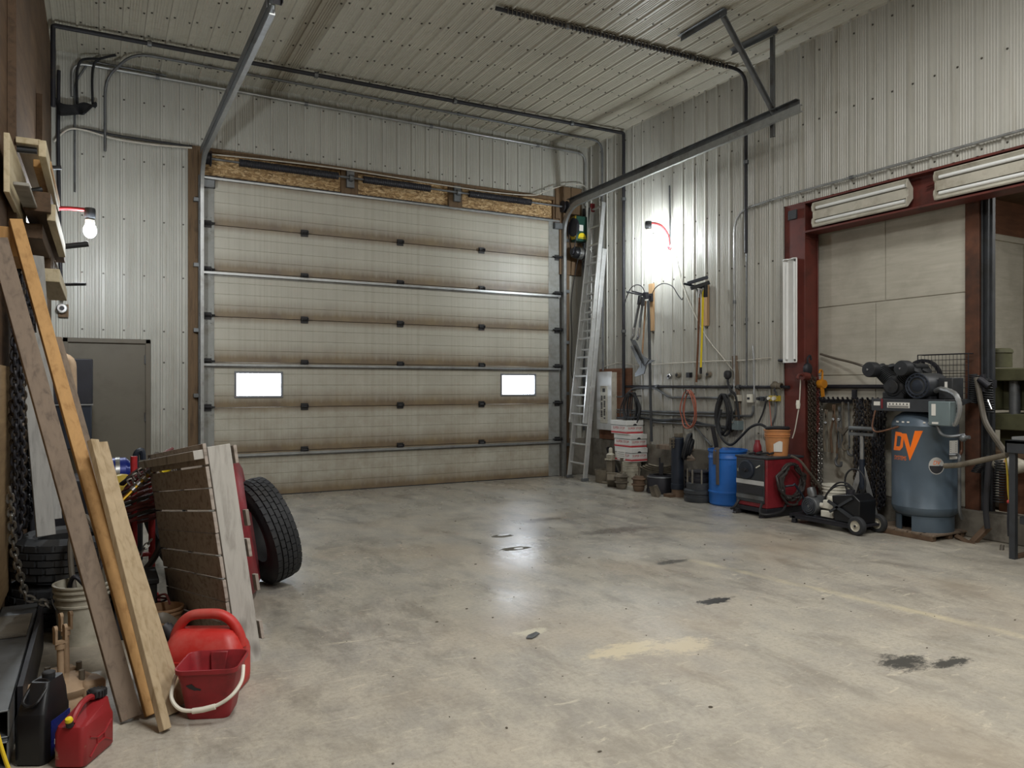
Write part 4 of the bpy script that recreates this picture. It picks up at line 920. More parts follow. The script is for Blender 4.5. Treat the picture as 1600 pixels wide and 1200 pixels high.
# stack of drums by the barrel
b1=P(1095,787,z=0)+V((.70,.71,0))*.20+V((0,.03,0))
dm=TH('brake_drum','black brake drum with studs, standing in front of the blue barrel row','brake drum',b1,local=True)
m=MB(); m.lathe([(.0,0),(.19,0),(.20,.015),(.20,.07),(.185,.078),(.185,.10),(.20,.11),(.20,.15),(.17,.165),(.17,.24),(.155,.25),(.09,.25),(.09,.23),(0,.23)],n=34); dm.p('drum',m,'dkgrey')
m=MB(); m.lathe([(.0,.25),(.13,.25),(.14,.27),(.14,.31),(.12,.32),(.12,.37),(.15,.38),(.15,.40),(.05,.41),(0,.41)],n=24); dm.p('hub',m,'blk')
for i in range(8):
    a=i*PI/4+.2; m=MB(); m.cyl((.155*math.cos(a),.155*math.sin(a),.24),(.155*math.cos(a),.155*math.sin(a),.42),.012,n=8); dm.p('stud',m,'concrete')
for i,(px,lab) in enumerate(((1072,'ribbed black casting wedged between the cylinder and the studded drum'),)):
    c=P(px,775,z=0)+V((.15,.12,0)); t=TH('spring_stack',lab,'truck part',c,rz=.5,local=True); m=MB()
    for q in range(5): m.bar((-.14,-.05,.03+q*.06),(.14,.05,.06+q*.06),.10,.03,(0,0,1))
    t.p('leaf',m,'blk')
# blue barrel
bb=V((6.98,7.03,0))
t=TH('barrel','open blue plastic barrel between the studded drum and red welder','barrel',bb,local=True)
m=MB(); m.lathe([(0,.0),(.21,.0),(.228,.02),(.232,.15),(.240,.16),(.240,.175),(.232,.185),(.232,.58),(.240,.59),(.240,.605),(.234,.615),(.232,.66),(.245,.675),(.245,.70),(.232,.70),(.226,.68),(.222,.03),(0,.02)],n=40); t.p('shell',m,'blue_drum')
m=MB()
for dy,l_ in ((0,.45),(.05,.2)):
    pts=[bb+V((-.12,-.0+dy*.5,.72)),bb+V((-.21,-.06+dy,.715)),bb+V((-.245,-.075+dy,.66)),bb+V((-.243,-.075+dy,.72-l_))]
    m.tube(sm(pts,5),.022,6,flat=.35)
one(m,'strap','grey-brown strap hung over the rim of the blue barrel','strap','leather')
m=MB(); m.bar(bb+V((-.10,.06,.60)),bb+V((-.16,.10,.98)),.05,.02,(-1,-.3,0)); one(m,'flat_bar','black flat bar standing up out of the blue barrel','bar','blk')
# ------------------------------------------------------------------ welder
w0=V((6.915,6.30,0))
wd=TH('welding_machine','red box welder with black dial front beside the blue barrel','welder',w0,local=True)
m=MB(); m.bx(-.29,.30,-.235,.235,.10,.665); wd.p('cabinet',m,'maroon',bevel=.012)
m=MB(); m.bx(-.30,.31,-.245,.245,.66,.685); wd.p('top_cover',m,'dkgrey',bevel=.006)
m=MB(); m.bx(-.305,-.28,-.205,.215,.155,.655); wd.p('front_panel',m,'dkgrey',bevel=.004)
m=MB(); m.bx(-.309,-.304,-.205,.215,.36,.41); wd.p('nameplate_band',m,'silverpaint',smooth=False)
m=MB(); m.bx(-.309,-.304,-.205,.215,.19,.235); wd.p('lower_band',m,'galv_dk',smooth=False)
m=MB(); m.bx(-.309,-.304,-.19,.20,.255,.335); wd.p('data_plate',m,'ink',smooth=False)
m=MB(); m.lathe([(0,.03),(.10,.03),(.112,.02),(.112,0)],(-.305,.05,.525),(-1,0,0),30); wd.p('dial',m,'blue_dk')
m=MB(); m.bx(-.345,-.335,-.0,.10,.515,.535).lathe([(0,.05),(.02,.05),(.025,.03)],(-.305,.05,.525),(-1,0,0),12); wd.p('dial_pointer',m,'blk')
m=MB(); m.lathe([(0,.02),(.02,.02),(.02,0)],(-.305,.165,.515),(-1,0,0),14); wd.p('pilot_lamp',m,'chrome')
m=MB(); m.bar((-.318,-.10,.56),(-.318,-.155,.59),.012,.008,(-1,0,0)); wd.p('switch',m,'white_pl')
m=MB(); m.bx(-.30,.30,-.24,.24,.05,.10); wd.p('base_skirt',m,'blk',bevel=.004)
for s_ in (-1,1):
    m=MB(); m.bar((-.34,s_*.20,.03),(.30,s_*.20,.03),.07,.05,(0,0,1)); m.poly([(-.30,s_*.20-.02,.05),(-.37,s_*.20-.02,.0),(-.33,s_*.20-.02,.0),(-.26,s_*.20-.02,.10)],(0,.04,0)); wd.p('skid_foot',m,'blk',bevel=.004)
m=MB(); m.tube(sm([(-.31,.17,.16),(-.36,.19,.08),(-.37,.24,.05)],5),.016,7).tube(sm([(-.31,-.18,.16),(-.36,-.20,.06),(-.30,-.28,.05),(-.10,-.29,.08),(.02,-.26,.20)],6),.014,7); wd.p('lead',m,'blk_rub')
cc=w0+V((.02,-.285,.40))
t=TH('cable_coil','thick coil of black welding lead hung on the red welder side','cable',cc+V((0,0,-.2)))
for i in range(7):
    m=MB(); a_=.19+random.uniform(-.03,.04); b_=.21+random.uniform(-.03,.03); ox=random.uniform(-.03,.03)
    m.tube([cc+V((ox+a_*math.cos(q)*(.75 if math.sin(q)>.3 else 1),-.028*random.uniform(0,1.6),b_*math.sin(q)+(.21-b_))) for q in [2*PI*j/24 for j in range(24)]],.014,7,True); t.p('loop',m,'hose_dk')
m=MB(); m.cyl(w0+V((.02,-.235,.59)),w0+V((.02,-.34,.60)),.012,n=8); t.p('hook',m,'blk')
wire('slim dark blue bar leaning against the welder side',[w0+V((-.10,-.33,.36)),w0+V((-.02,-.37,.37)),w0+V((.02,-.38,.36)),w0+V((.22,-.48,.01))],.012,'blue_dk',name='lever_bar',cat='bar',n=3)
bucket('bucket','orange bucket with a worn white label standing on the welder','bucket',w0+V((.07,-.06,.685)),.118,.145,.30,'orange_pl',True,(.82,.74),rot=2.5)
m=MB(); ph=[-2.7+i*.09 for i in range(9)]; c_=w0+V((.07,-.06,.685))
m._add([c_+V((math.cos(a)*.134,math.sin(a)*.134,.05+(.0 if j==0 else .12))) if j==0 else c_+V((math.cos(a)*.141,math.sin(a)*.141,.155+.02*math.sin(5*a))) for j in (0,1) for a in ph],[(i,i+1,10+i,9+i) for i in range(8)])
lb=m.make('worn_label','paper'); lb['label']='torn white paper label on the bucket'
_bk=[o for o in bpy.data.objects if o.get('label','').startswith('orange bucket')][0]
lb.parent=_bk; lb.matrix_parent_inverse=(Matrix.Translation(_bk.location)@_bk.rotation_euler.to_matrix().to_4x4()).inverted()
m=MB(); m.tube(sm([c_+V((-.10,.08,.315)),c_+V((-.05,-.02,.325)),c_+V((.06,-.08,.32)),c_+V((.13,-.05,.315))],5),.022,7); one(m,'stick','dark stick lying across the top of the orange bucket','stick','blk_rub')
m=MB(); m.lathe([(0,0),(.04,0),(.05,.03),(.045,.10),(.03,.14),(.028,.17),(0,.17)],w0+V((-.06,.12,.686)),(0,0,1),16); one(m,'small_can','small red can behind the orange bucket on the welder','can','maroon')
m=MB(); m.tube(sm([w0+V((-.22+random.uniform(0,.2),-.15+.35*i/6,.70+random.uniform(0,.03))) for i in range(7)],6),.013,6); one(m,'cable_scrap','short black cable lying on the welder top','cable','blk_rub')
# ================================================================== COMPRESSOR AND THE BAY
CX,CY=7.29,4.63; C=V((CX,CY,0))
sk=TH('wooden_skid','low wooden skid under the slate-blue air compressor','skid',(7.31,4.70,0))
for i,y in enumerate((4.42,4.56,4.70,4.84,4.98)):
    m=MB(); m.bx(7.0,7.56,y-.06,y+.06,.045,.065); sk.p('deck_board',m,'wood_grey',bevel=.003)
for x in (7.03,7.30,7.50):
    m=MB(); m.bx(x-.03,x+.03,4.37,5.03,0,.045); sk.p('runner',m,'rust',bevel=.003)
TR=.300
ac=TH('air_compressor','tall slate-blue air compressor with black pump and orange print','air compressor',(CX,CY,.065))
m=MB(); m.lathe([(0,.17),(.12,.175),(.24,.20),(.285,.24),(TR,.29),(TR,.30),(TR+.002,.302),(TR,.305),(TR,1.10),(TR+.002,1.103),(TR,1.107),(.295,1.13),(.265,1.19),(.20,1.235),(.10,1.255),(0,1.26)],C,n=56); ac.p('tank',m,'tank')
m=MB(); b=len(m.v); m.lathe([(.262,.065),(.262,.215),(.254,.215),(.254,.065)],C,n=56,closed=True)
m.f=[f for f in m.f if not (lambda c:(math.atan2(c.y-CY,c.x-CX)>2.75 or math.atan2(c.y-CY,c.x-CX)<-3.05) and c.z<.2 and abs(math.hypot(c.x-CX,c.y-CY)-.258)<.02 and c.z<.141)(sum((m.v[i] for i in f),V())/len(f))]; m.mi=[0]*len(m.f)
ac.p('skirt',m,'tank')
def onx(px,py,lift=.0015):      # photo-measured print laid on the round tank, around its axis
    s_=max(-.995,min(.995,(px-1437)/54.)); ph=math.asin(s_); vd=math.atan2(-.5396,-.8419); a=vd+ph
    return V((CX+(TR+lift)*math.cos(a),CY+(TR+lift)*math.sin(a),CH-(py-HZ)*7.33/F))
def strip(m,pts_a,pts_b,n=8):   # quad strip between two edges, subdivided so that it follows the curve
    for (a0,a1),(b0,b1) in zip(zip(pts_a,pts_a[1:]),zip(pts_b,pts_b[1:])):
        for i in range(n):
            t0,t1=i/n,(i+1)/n; q=[]
            for (p,r,t) in ((a0,a1,t0),(a0,a1,t1),(b0,b1,t1),(b0,b1,t0)): q.append(onx(p[0]+(r[0]-p[0])*t,p[1]+(r[1]-p[1])*t))
            # split across as well
            k=5
            for j in range(k):
                def L(u): 
                    A=(a0[0]+(a1[0]-a0[0])*u[0],a0[1]+(a1[1]-a0[1])*u[0]);B=(b0[0]+(b1[0]-b0[0])*u[0],b0[1]+(b1[1]-b0[1])*u[0])
                    return onx(A[0]+(B[0]-A[0])*u[1],A[1]+(B[1]-A[1])*u[1])
                m._add([L((t0,j/k)),L((t1,j/k)),L((t1,(j+1)/k)),L((t0,(j+1)/k))],[(0,1,2,3)])
m=MB()
strip(m,[(1390.6,676.5),(1387.4,706.5)],[(1394.6,676.5),(1391.2,706.5)])          # D stem
strip(m,[(1390.6,676.5),(1400.0,677.0),(1404.4,681.0)],[(1391.0,683.0),(1398.6,683.0),(1400.2,685.0)],4)
strip(m,[(1404.4,681.0),(1402.6,700.0)],[(1400.2,685.0),(1398.4,697.5)])
strip(m,[(1402.6,700.0),(1398.0,706.0),(1387.4,706.5)],[(1398.4,697.5),(1396.8,699.8),(1388.6,700.0)],4)
strip(m,[(1401.5,678.5),(1413.6,721.0)],[(1408.6,678.5),(1414.8,702.0)])           # V
strip(m,[(1434.0,673.0),(1413.6,721.0)],[(1421.5,673.5),(1413.6,703.5)])
ac.p('brand_print',m,'logo_or')
m=MB(); m.text('SYSTEMS',(0,0,0),(1,0,0),(0,0,1),10,shear=.12,align='LEFT',wrap=lambda x,y:onx(1388.6+x*.50,721-y*.95)); ac.p('brand_lettering',m,'logo_or',smooth=False)
def bpt(r,a,lift): return onx(1454.5+r*math.cos(a)*.90,727+r*math.sin(a),lift)
def disc(m,r0,r1,a0,a1,lift,n=20):
    for i in range(n):
        x,y=a0+(a1-a0)*i/n,a0+(a1-a0)*(i+1)/n; m._add([bpt(r0,x,lift),bpt(r0,y,lift),bpt(r1,y,lift),bpt(r1,x,lift)],[(0,1,2,3)])
m=MB(); disc(m,.0,13.2,0,2*PI,.002,28); ac.p('badge',m,'silverpaint',smooth=False)
m=MB(); disc(m,.0,12.0,0,PI,.0028); ac.p('badge_lower',m,'ink',smooth=False)
m=MB(); m.text('DV',(0,0,0),(1,0,0),(0,0,1),10,shear=.2,wrap=lambda x,y:onx(1454.5+x*.8,725.0-y*.9,.003)); ac.p('badge_print',m,'logo_or',smooth=False)
m=MB()
for (x0,x1,y0,y1) in ((1474.5,1487.5,688,717),): 
    for i in range(6):
        a,b=x0+(x1-x0)*i/6,x0+(x1-x0)*(i+1)/6; m._add([onx(a,y0,.002),onx(b,y0,.002),onx(b,y1,.002),onx(a,y1,.002)],[(0,1,2,3)])
ac.p('data_label',m,'paper',smooth=False)
m=MB()
for i in range(7): 
    yy=691+i*3.3; m._add([onx(1476,yy,.003),onx(1485,yy,.003),onx(1485,yy+1,.003),onx(1476,yy+1,.003)],[(0,1,2,3)])
ac.p('label_print',m,'ink',smooth=False)
m=MB()
for px in (1392,1401,1409,1434,1442): m._add([onx(px,659,.002),onx(px+4,659,.002),onx(px+4,661.4,.002),onx(px,661.4,.002)],[(0,1,2,3)])
ac.p('notice_stickers',m,'paper',smooth=False)
# top plate
m=MB(); m.bx(7.0,7.46,4.25,5.02,1.358,1.37).bx(7.0,7.008,4.25,5.02,1.245,1.365).bx(7.0,7.46,5.012,5.02,1.26,1.365); m.poly([(7.0,4.25,1.365),(7.46,4.25,1.365),(7.42,4.25,1.34),(7.02,4.25,1.25)],(0,.008,0)); ac.p('motor_plate',m,'dkgrey',bevel=.004)
for (y0,y1,z0,z1,mt) in ((4.60,4.84,1.28,1.335,'paper'),(4.92,4.99,1.30,1.34,'paper')):
    m=MB(); m.bx(6.996,7.0,y0,y1,z0,z1); ac.p('warning_label',m,mt,smooth=False)
m=MB()
for k in range(6): m.poly([(6.994,4.82-k*.037,1.312),(6.994,4.80-k*.037,1.312),(6.994,4.81-k*.037,1.33)])
for k in range(2): m.bx(6.993,6.996,4.61,4.83,1.287+k*.01,1.291+k*.01)
ac.p('warning_print',m,'ink',smooth=False)
m=MB(); m.bx(6.992,7.0,4.89,4.905,1.27,1.37); ac.p('red_tag',m,'maroon',smooth=False)
# pump
PX_,PY_=7.25,4.86
m=MB(); m.bx(PX_-.13,PX_+.16,PY_-.12,PY_+.12,1.37,1.44).lathe([(0,-.14),(.09,-.14),(.115,-.12),(.115,.15),(.09,.17),(0,.17)],(PX_,PY_,1.49),(1,0,0),20); m.lathe([(0,0),(.07,0),(.075,.02),(0,.03)],(PX_-.14,PY_,1.49),(-1,0,0),16); ac.p('crankcase',m,'pump',bevel=.008)
for s_ in (-1,1):
    for dx in (-.07,.09):
        ax=V((0,s_*.72,.69)).normalized(); o=V((PX_+dx,PY_,1.49))+ax*.09; pr=[(0,0)]
        for k in range(8): h=.0+k*.018; pr+=[(.045,h),(.078,h+.004),(.078,h+.010),(.045,h+.014)]
        m=MB(); m.lathe(pr+[(.06,.145),(.075,.15),(.075,.19),(.06,.20),(0,.20)],o,ax,18); ac.p('finned_cylinder',m,'pump')
    m=MB(); m.tube([V((PX_-.09,PY_+s_*.19,1.69)),V((PX_+.12,PY_+s_*.19,1.69))],.035,12); ac.p('head_manifold',m,'pump')
for y,z in ((5.05,1.67),(4.69,1.675)):
    m=MB(); m.lathe([(0,.0),(.07,.0),(.08,.01),(.08,.095),(.072,.11),(.03,.115),(0,.115)],(7.10,y,z),(-1,0,0),24); ac.p('intake_filter',m,'pump')
    m=MB(); m.cyl((6.985,y,z),(6.975,y,z),.010,n=10); ac.p('wing_nut',m,'chrome')
m=MB(); m.tube(sm([V((7.25,5.02,1.68)),V((7.24,4.86,1.72)),V((7.25,4.68,1.68)),V((7.2,4.60,1.55)),V((7.24,4.63,1.42))],6),.018,8); ac.p('discharge_pipe',m,'pump')
m=MB(); pr=[]
for k in range(14): pr+=[(.020,k*.018),(.036,k*.018+.003),(.036,k*.018+.007),(.020,k*.018+.010)]
m.lathe(pr,V((7.12,4.74,1.42)),V((0,-.75,.66)),12); ac.p('finned_intercooler',m,'pump')
# motor
m=MB(); m.lathe([(0,-.005),(.10,-.005),(.122,.01),(.128,.03),(.128,.30),(.11,.33),(0,.33)],(7.02,4.53,1.50),(1,0,0),30); m.bx(7.08,7.30,4.44,4.62,1.365,1.40); ac.p('motor',m,'dkgrey')
m=MB(); m.ring((7.012,4.53,1.50),.088,.010,(1,0,0),26).ring((7.013,4.53,1.50),.118,.008,(1,0,0),30); m.lathe([(0,.006),(.05,.006),(.06,.0)],(7.014,4.53,1.50),(-1,0,0),20)
for k in range(14):
    a=k*2*PI/14; m.bar((7.012,4.53+.09*math.cos(a),1.5+.09*math.sin(a)),(7.012,4.53+.118*math.cos(a),1.5+.118*math.sin(a)),.012,.008,(1,0,0))
ac.p('end_bell',m,'blue_dk')
m=MB(); m.bx(7.16,7.34,4.27,4.41,1.372,1.58); ac.p('starter_box',m,'dkgrey',bevel=.006)
m=MB(); m.bx(7.154,7.16,4.32,4.345,1.47,1.54); ac.p('starter_label',m,'paper',smooth=False)
# belt guard cage
m=MB(); gx0,gx1,gy0,gy1,gz0,gz1=7.47,7.55,4.30,4.82,1.37,1.82
for y in [gy0+(gy1-gy0)*i/14 for i in range(15)]: m.tube([(gx0,y,gz0),(gx0,y,gz1)],.0025,4); m.tube([(gx0,y,gz1),(gx1,y,gz1)],.0025,4)
for z in [gz0+(gz1-gz0)*i/8 for i in range(9)]: m.tube([(gx0,gy0,z),(gx0,gy1,z)],.0025,4)
m.tube([(gx0,gy0,gz0),(gx0,gy0,gz1),(gx0,gy1,gz1),(gx0,gy1,gz0)],.007,6).tube([(gx1,gy0,gz1),(gx1,gy1,gz1)],.006,6); ac.p('belt_guard',m,'blk')
m=MB(); m.lathe([(.17,-.02),(.20,-.02),(.20,.02),(.17,.02)],(7.53,4.80,1.58),(1,0,0),28,closed=True); m.bar((7.53,4.80,1.40),(7.53,4.80,1.76),.03,.02,(1,0,0)).bar((7.53,4.62,1.58),(7.53,4.98,1.58),.03,.02,(1,0,0)); ac.p('flywheel',m,'blk')
# pressure switch, flex, fittings
m=MB(); m.bx(6.90,7.0,4.14,4.35,1.125,1.355); ac.p('switch_box',m,'greybox',bevel=.008)
m=MB(); m.bx(6.896,6.90,4.275,4.315,1.22,1.33); ac.p('switch_label',m,'paper',smooth=False); m=MB(); m.bx(6.896,6.90,4.25,4.31,1.14,1.16); ac.p('switch_label',m,'paper',smooth=False)
m=MB(); fp=sm([V((7.10,4.40,1.45)),V((7.04,4.30,1.47)),V((6.97,4.13,1.42)),V((6.95,4.08,1.29)),V((6.95,4.11,1.17)),V((6.96,4.14,1.14))],8); m.tube(fp,[.022+.003*(i%2) for i in range(len(fp))],9); ac.p('flexible_conduit',m,'galv')
m=MB(); m.tube(sm([V((6.93,4.28,1.13)),V((6.93,4.24,1.05)),V((6.94,4.16,1.03)),V((7.0,4.06,1.05))],6),.014,8); m.sph((6.97,4.06,1.02),.035,n=10,m=7); m.cyl((6.97,4.09,1.02),(6.97,4.0,1.03),.018,n=10); ac.p('pressure_line',m,'galv_dk')
m=MB(); m.tube(sm([onx(1396,668),V((6.98,4.93,1.03)),V((6.97,4.985,1.07)),V((6.97,4.975,1.16)),V((6.98,4.96,1.25))],6),.009,7); ac.p('copper_line',m,'copper')
m=MB(); m.tube(bend([onx(1474,710,.0),onx(1480,709,.06),V((7.20,4.23,.82)),V((7.20,4.23,.30)),V((7.28,4.25,.22))],.05),.016,8); ac.p('drain_pipe',m,'galv_dk')
# pipes beside the tank and the long slanting pipe
run('pale upright pipe beside the compressor tank',[P(1493,636,X=7.50),P(1494,790,X=7.50)],.018,'galv_dk',.02)
run('copper-tee pipework with grey pipe by the wood post',[P(1502,680,X=7.55),P(1502,708,X=7.55),P(1496,712,X=7.45),P(1497,785,X=7.45),P(1488,800,X=7.42)],.018,'copper',.05)
run('long slanting grey-brown pipe from the tank towards the steel table',[P(1476,728,X=6.99),P(1497,727,X=6.99),P(1573,711,X=7.0)],.026,'putty',.05)
run('dark air line along the bay wall above the tools',[P(1280,604,X=7.60),P(1398,604,X=7.60)],.024,'blk',.02)
m=MB(); m.bx(7.56,7.64,*sorted((P(1333,600,X=7.6).y,P(1338,600,X=7.6).y)),1.49,1.62) if False else m.box(P(1335,617,X=7.60),(.03,.05,.12)); one(m,'pipe_hanger','small dark hanger block under the bay air line','bracket','blk')
wire('grey cable sagging from the column top to the compressor pump',[P(1282,553,X=7.55),P(1305,560,X=7.52),P(1330,566,X=7.45),P(1352,573,X=7.3)],.014,'hose_gr')
# ---------------- chain and tool rack
m=MB(); a=P(1284,624,X=7.50);b=P(1392,624,X=7.50); m.bx(7.50,7.62,b.y,a.y,1.30,1.345)
for k in range(14): y=b.y+(a.y-b.y)*(k+.5)/14; m.tube([V((7.51,y,1.34)),V((7.44,y,1.33)),V((7.41,y,1.37))],.012,6)
one(m,'hook_rack','black rack of hooks on the bay wall behind the compressor','rack','blk')
ys=[P(px,624,X=7.43).y for px in (1338,1344,1350,1356,1361,1366,1371,1376,1381)]
for i,y in enumerate(ys):
    m=MB(); lo=[.12,.15,.2,.1,.16,.3,.1,.2,.25][i]; x=7.43-.015*(i%2); r_=random.uniform(-.03,.03)
    m.chain([(x,y+.02,1.34-.0),(x+.0,y+.025+r_,.75),(x,y+.015,lo),(x-.02,y-.005,lo-.03),(x-.03,y-.025,lo+.02),(x-.02,y-.03+r_,.8),(x-.01,y-.02,1.33)],.062,.040,.0075)
    one(m,'load_chain','heavy dark chain hanging among others on the bay hook rack','chain','blk' if i%3 else 'chain','load chains on the bay rack')
def wrench(label,px,py0,py1,mt,kind,x=7.45,w=.05):
    t=TH('plier' if kind=='plier' else 'hand_hook',label,'hand tool',P(px,py1,X=x)); a=P(px,py0,X=x);b=P(px+1,py1,X=x); m=MB()
    if kind=='plier':
        for s_ in (-1,1): m.tube(sm([a+V((0,s_*.012,0)),a.lerp(b,.3)+V((0,-s_*.012,0)),a.lerp(b,.6)+V((0,-s_*w*.8,0)),b+V((0,-s_*w*.5,0))],5),[.016]*8+[.013]*8,6) if False else m.tube(sm([a+V((0,s_*.012,0)),a.lerp(b,.3)+V((0,-s_*.012,0)),a.lerp(b,.6)+V((0,-s_*w*.8,0)),b+V((0,-s_*w*.5,0))],5),.014,6)
        t.p('handles',m,mt); m=MB(); m.cyl(a.lerp(b,.3)+V((-.02,0,0)),a.lerp(b,.3)+V((.02,0,0)),.018,n=10); t.p('pivot',m,'chrome')
    else:
        m.tube([a,b],.010,6); m.tube(sm([b,b+V((0,.02,-.04)),b+V((0,.0,-.09)),b+V((0,-.05,-.09)),b+V((0,-.055,-.04))],5),.015,7); t.p('hook',m,mt)
    return t
wrench('pliers with dark handles at the near end of the hook rack',1291,640,706,'putty','plier')
wrench('long red-handled bolt cutter shape hanging on the hook rack',1303,632,708,'rust','plier',w=.06)
wrench('slim steel tongs beside the red-handled cutter on the rack',1312,636,700,'galv_dk','plier',w=.035)
wrench('dark hooked chain end dangling low on the hook rack',1318,628,690,'putty','hook')
wrench('bright hooked chain end next to the dark hook on the rack',1326,628,698,'galv_dk','hook')
wrench('small hooked end highest of the dangling hooks on the rack',1307,690,715,'galv_dk','hook')
m=MB(); m.poly([P(1309,667,X=7.42),P(1316,671,X=7.42),P(1325,666,X=7.42),P(1325,670,X=7.42),P(1317,680,X=7.42),P(1309,673,X=7.42)],(.02,0,0)); m.cyl(P(1316,628,X=7.42),P(1316,672,X=7.42),.008,n=6); one(m,'spreader_plate','pale V-shaped plate hanging in the middle of the hook rack','plate','hose_gr',bevel=.003)
# chains on the red column
for i,(px,y0,y1,mt,lab) in enumerate(((1264,585,700,'chain','rusty double chain on the red column nearest the light cord'),(1269,588,790,'chain','rusty long chain in the middle of the red column'),(1274,590,670,'redsteel','dark reddish chain on the red column'),(1279,592,760,'chain_br','greyer chain at the bay edge of the red column'))):
    x=7.40+.035*i; y_=6.065; a=P(px,y0,Y=y_);b=P(px,y1,Y=y_); m=MB()
    m.chain([a,b,b+V((.012,-.02,-.03)),b+V((.025,-.02,.02)),a+V((.025,-.02,0))],.045,.030,.006); one(m,'hanging_chain',lab,'chain',mt)
bl=TH('chain_block','dark chain block hung at the top of the column chains','chain hoist',P(1263,585,Y=6.05)); m=MB(); c=P(1262,577,Y=6.05); m.sph(c,.06,(1.1,.7,1.3),12,8); m.tube(sm([c+V((0,0,.07)),c+V((0,0,.13)),c+V((.04,0,.16)),c+V((.06,0,.11))],5),.012,7); bl.p('body',m,'blk')
m=MB(); c=P(1258,588,Y=6.04); m.lathe([(0,-.05),(.045,-.05),(.05,0),(.045,.05),(0,.05)],c,(1,0,0),14); m.tube(sm([c,c+V((-.1,0,.02)),c+V((-.13,0,-.03))],4),.016,7); bl.p('gear_case',m,'redsteel')
ch=TH('lever_hoist','orange-yellow lever hoist hanging on the bay edge of the column','chain hoist',P(1284,622,Y=6.0)); m=MB(); a=P(1280,583,Y=6.0);b=P(1284,600,Y=6.0); m.tube(sm([a,P(1282,578,Y=6.0),P(1285,582,Y=6.0),b],5),.012,7); ch.p('top_hook',m,'hoist')
m=MB(); m.lathe([(0,-.04),(.05,-.04),(.058,0),(.05,.04),(0,.04)],P(1284,600,Y=6.0),(0,1,0),16); m.bar(P(1284,600,Y=5.98),P(1286,620,Y=5.98),.035,.025,(0,-1,0)); ch.p('ratchet_body',m,'hoist')
m=MB(); m.tube(sm([P(1286,620,Y=6.0),P(1289,624,Y=6.0),P(1287,628,Y=6.0),P(1283,626,Y=6.0)],4),.012,7); ch.p('bottom_hook',m,'blk')
wire('pale cord running from the red column down to the orange bucket',[P(1251,590,Y=6.09),P(1249,630,Y=6.08),P(1246,650,Y=6.08),P(1242,672,Y=6.1),P(1238,685,Y=6.12)],.007,'wire_wh')
m=MB(); m.lathe([(0,-.05),(.02,-.05),(.026,0),(.02,.05),(0,.05)],P(1247,632,Y=6.08),(0,0,1),12); one(m,'pull_handle','small white handle on the pale cord by the red column','handle','white_pl')
wire('long dark lead from the welder rising over the red column foot',[P(1236,712,Y=5.95),P(1250,720,Y=5.9),P(1262,735,Y=5.85),P(1275,752,Y=5.85),P(1284,768,Y=5.85),P(1286,790,Y=5.9)],.014,'hose_gr')
# white bucket behind the pump cart, T stand, pump cart
bucket('bucket','white bucket standing behind the small pump cart','bucket',(7.36,5.72,0),.125,.15,.375,'white_pl',True,(.90,.80,.66),rot=2.4)
ct=TH('pump_cart','low black two-wheeled cart carrying a grey motor and pump','cart',(6.8,5.3,0))
m=MB(); m.bx(6.66,6.98,4.90,5.78,.075,.10); m.bx(6.66,6.675,4.90,5.78,.05,.10).bx(6.66,6.70,5.70,5.75,0,.08).bx(6.92,6.96,5.70,5.75,0,.08); ct.p('deck',m,'blk',bevel=.004)
m=MB(); m.poly([(6.68,4.93,.10),(6.68,5.22,.10),(6.68,5.25,.36),(6.68,5.00,.40),(6.68,4.92,.34)],(.26,0,0)); ct.p('tank_box',m,'blk_gloss',bevel=.01)
m=MB(); m.bar((6.665,5.28,.30),(6.665,4.86,.10),.03,.02,(-1,0,0)).bar((6.665,5.26,.19),(6.665,5.0,.36),.025,.02,(-1,0,0)); ct.p('side_strut',m,'dkgrey')
m=MB(); m.lathe([(0,.0),(.06,.0),(.095,.012),(.105,.03),(.105,.20),(.09,.22),(0,.22)],(6.70,5.56,.205),(1,0,0),26); m.bx(6.74,6.9,5.50,5.62,.09,.13); ct.p('motor',m,'galv_dk')
m=MB()
for r_ in (.025,.045,.065,.085): m.ring((6.697,5.56,.205),r_,.005,(1,0,0),24,5)
ct.p('motor_grille',m,'blue_dk')
m=MB(); m.lathe([(0,0),(.045,0),(.05,.05),(.04,.10),(0,.11)],(6.76,5.55,.30),(0,.3,1),14); ct.p('capacitor',m,'galv_dk')
m=MB(); m.bx(6.72,6.86,5.27,5.42,.11,.18).bx(6.73,6.83,5.27,5.40,.20,.29).bx(6.75,6.85,5.30,5.36,.29,.33); m.cyl((6.78,5.42,.22),(6.78,5.50,.22),.03,n=12); ct.p('pump_head',m,'white_pl',bevel=.008)
for x in (6.655,6.985):
    m=MB(); m.lathe([(.055,-.035),(.085,-.03),(.095,-.012),(.095,.012),(.085,.03),(.055,.035)],(x,4.93,.095),(1,0,0),28,closed=True); w_=ct.p('wheel',m,'tire')
    m=MB(); m.lathe([(0,-.036),(.015,-.036),(.02,-.02),(.045,-.022),(.056,-.034),(.058,.034),(.02,.02),(0,.03)],(x,4.93,.095),(1,0,0),24); ct.p('rim',m,'white_dirty',on=w_)
    m=MB(); m.cyl((x-.042,4.93,.095),(x-.035,4.93,.095),.012,n=10); ct.p('axle_nut',m,'blk',on=w_)
for i in range(3):
    m=MB(); R_=.12+.03*i; cy,cz=5.22,.36
    m.tube(sm([V((6.80+.02*i,5.45,.25)),V((6.78,5.38,.36)),V((6.77+.02*i,5.26,.45+.03*i)),V((6.78,5.12,.46+.02*i)),V((6.79,5.04,.38))],6) if i<2 else [V((6.85,5.10+.12*math.cos(a),.50+.14*math.sin(a))) for a in [2*PI*q/24 for q in range(24)]],.010,7,i==2); ct.p('hose',m,'blk_rub')
m=MB(); m.cyl((6.78,5.10,.38),(6.78,5.10,.43),.045,n=16); ct.p('filler_cap',m,'blk')
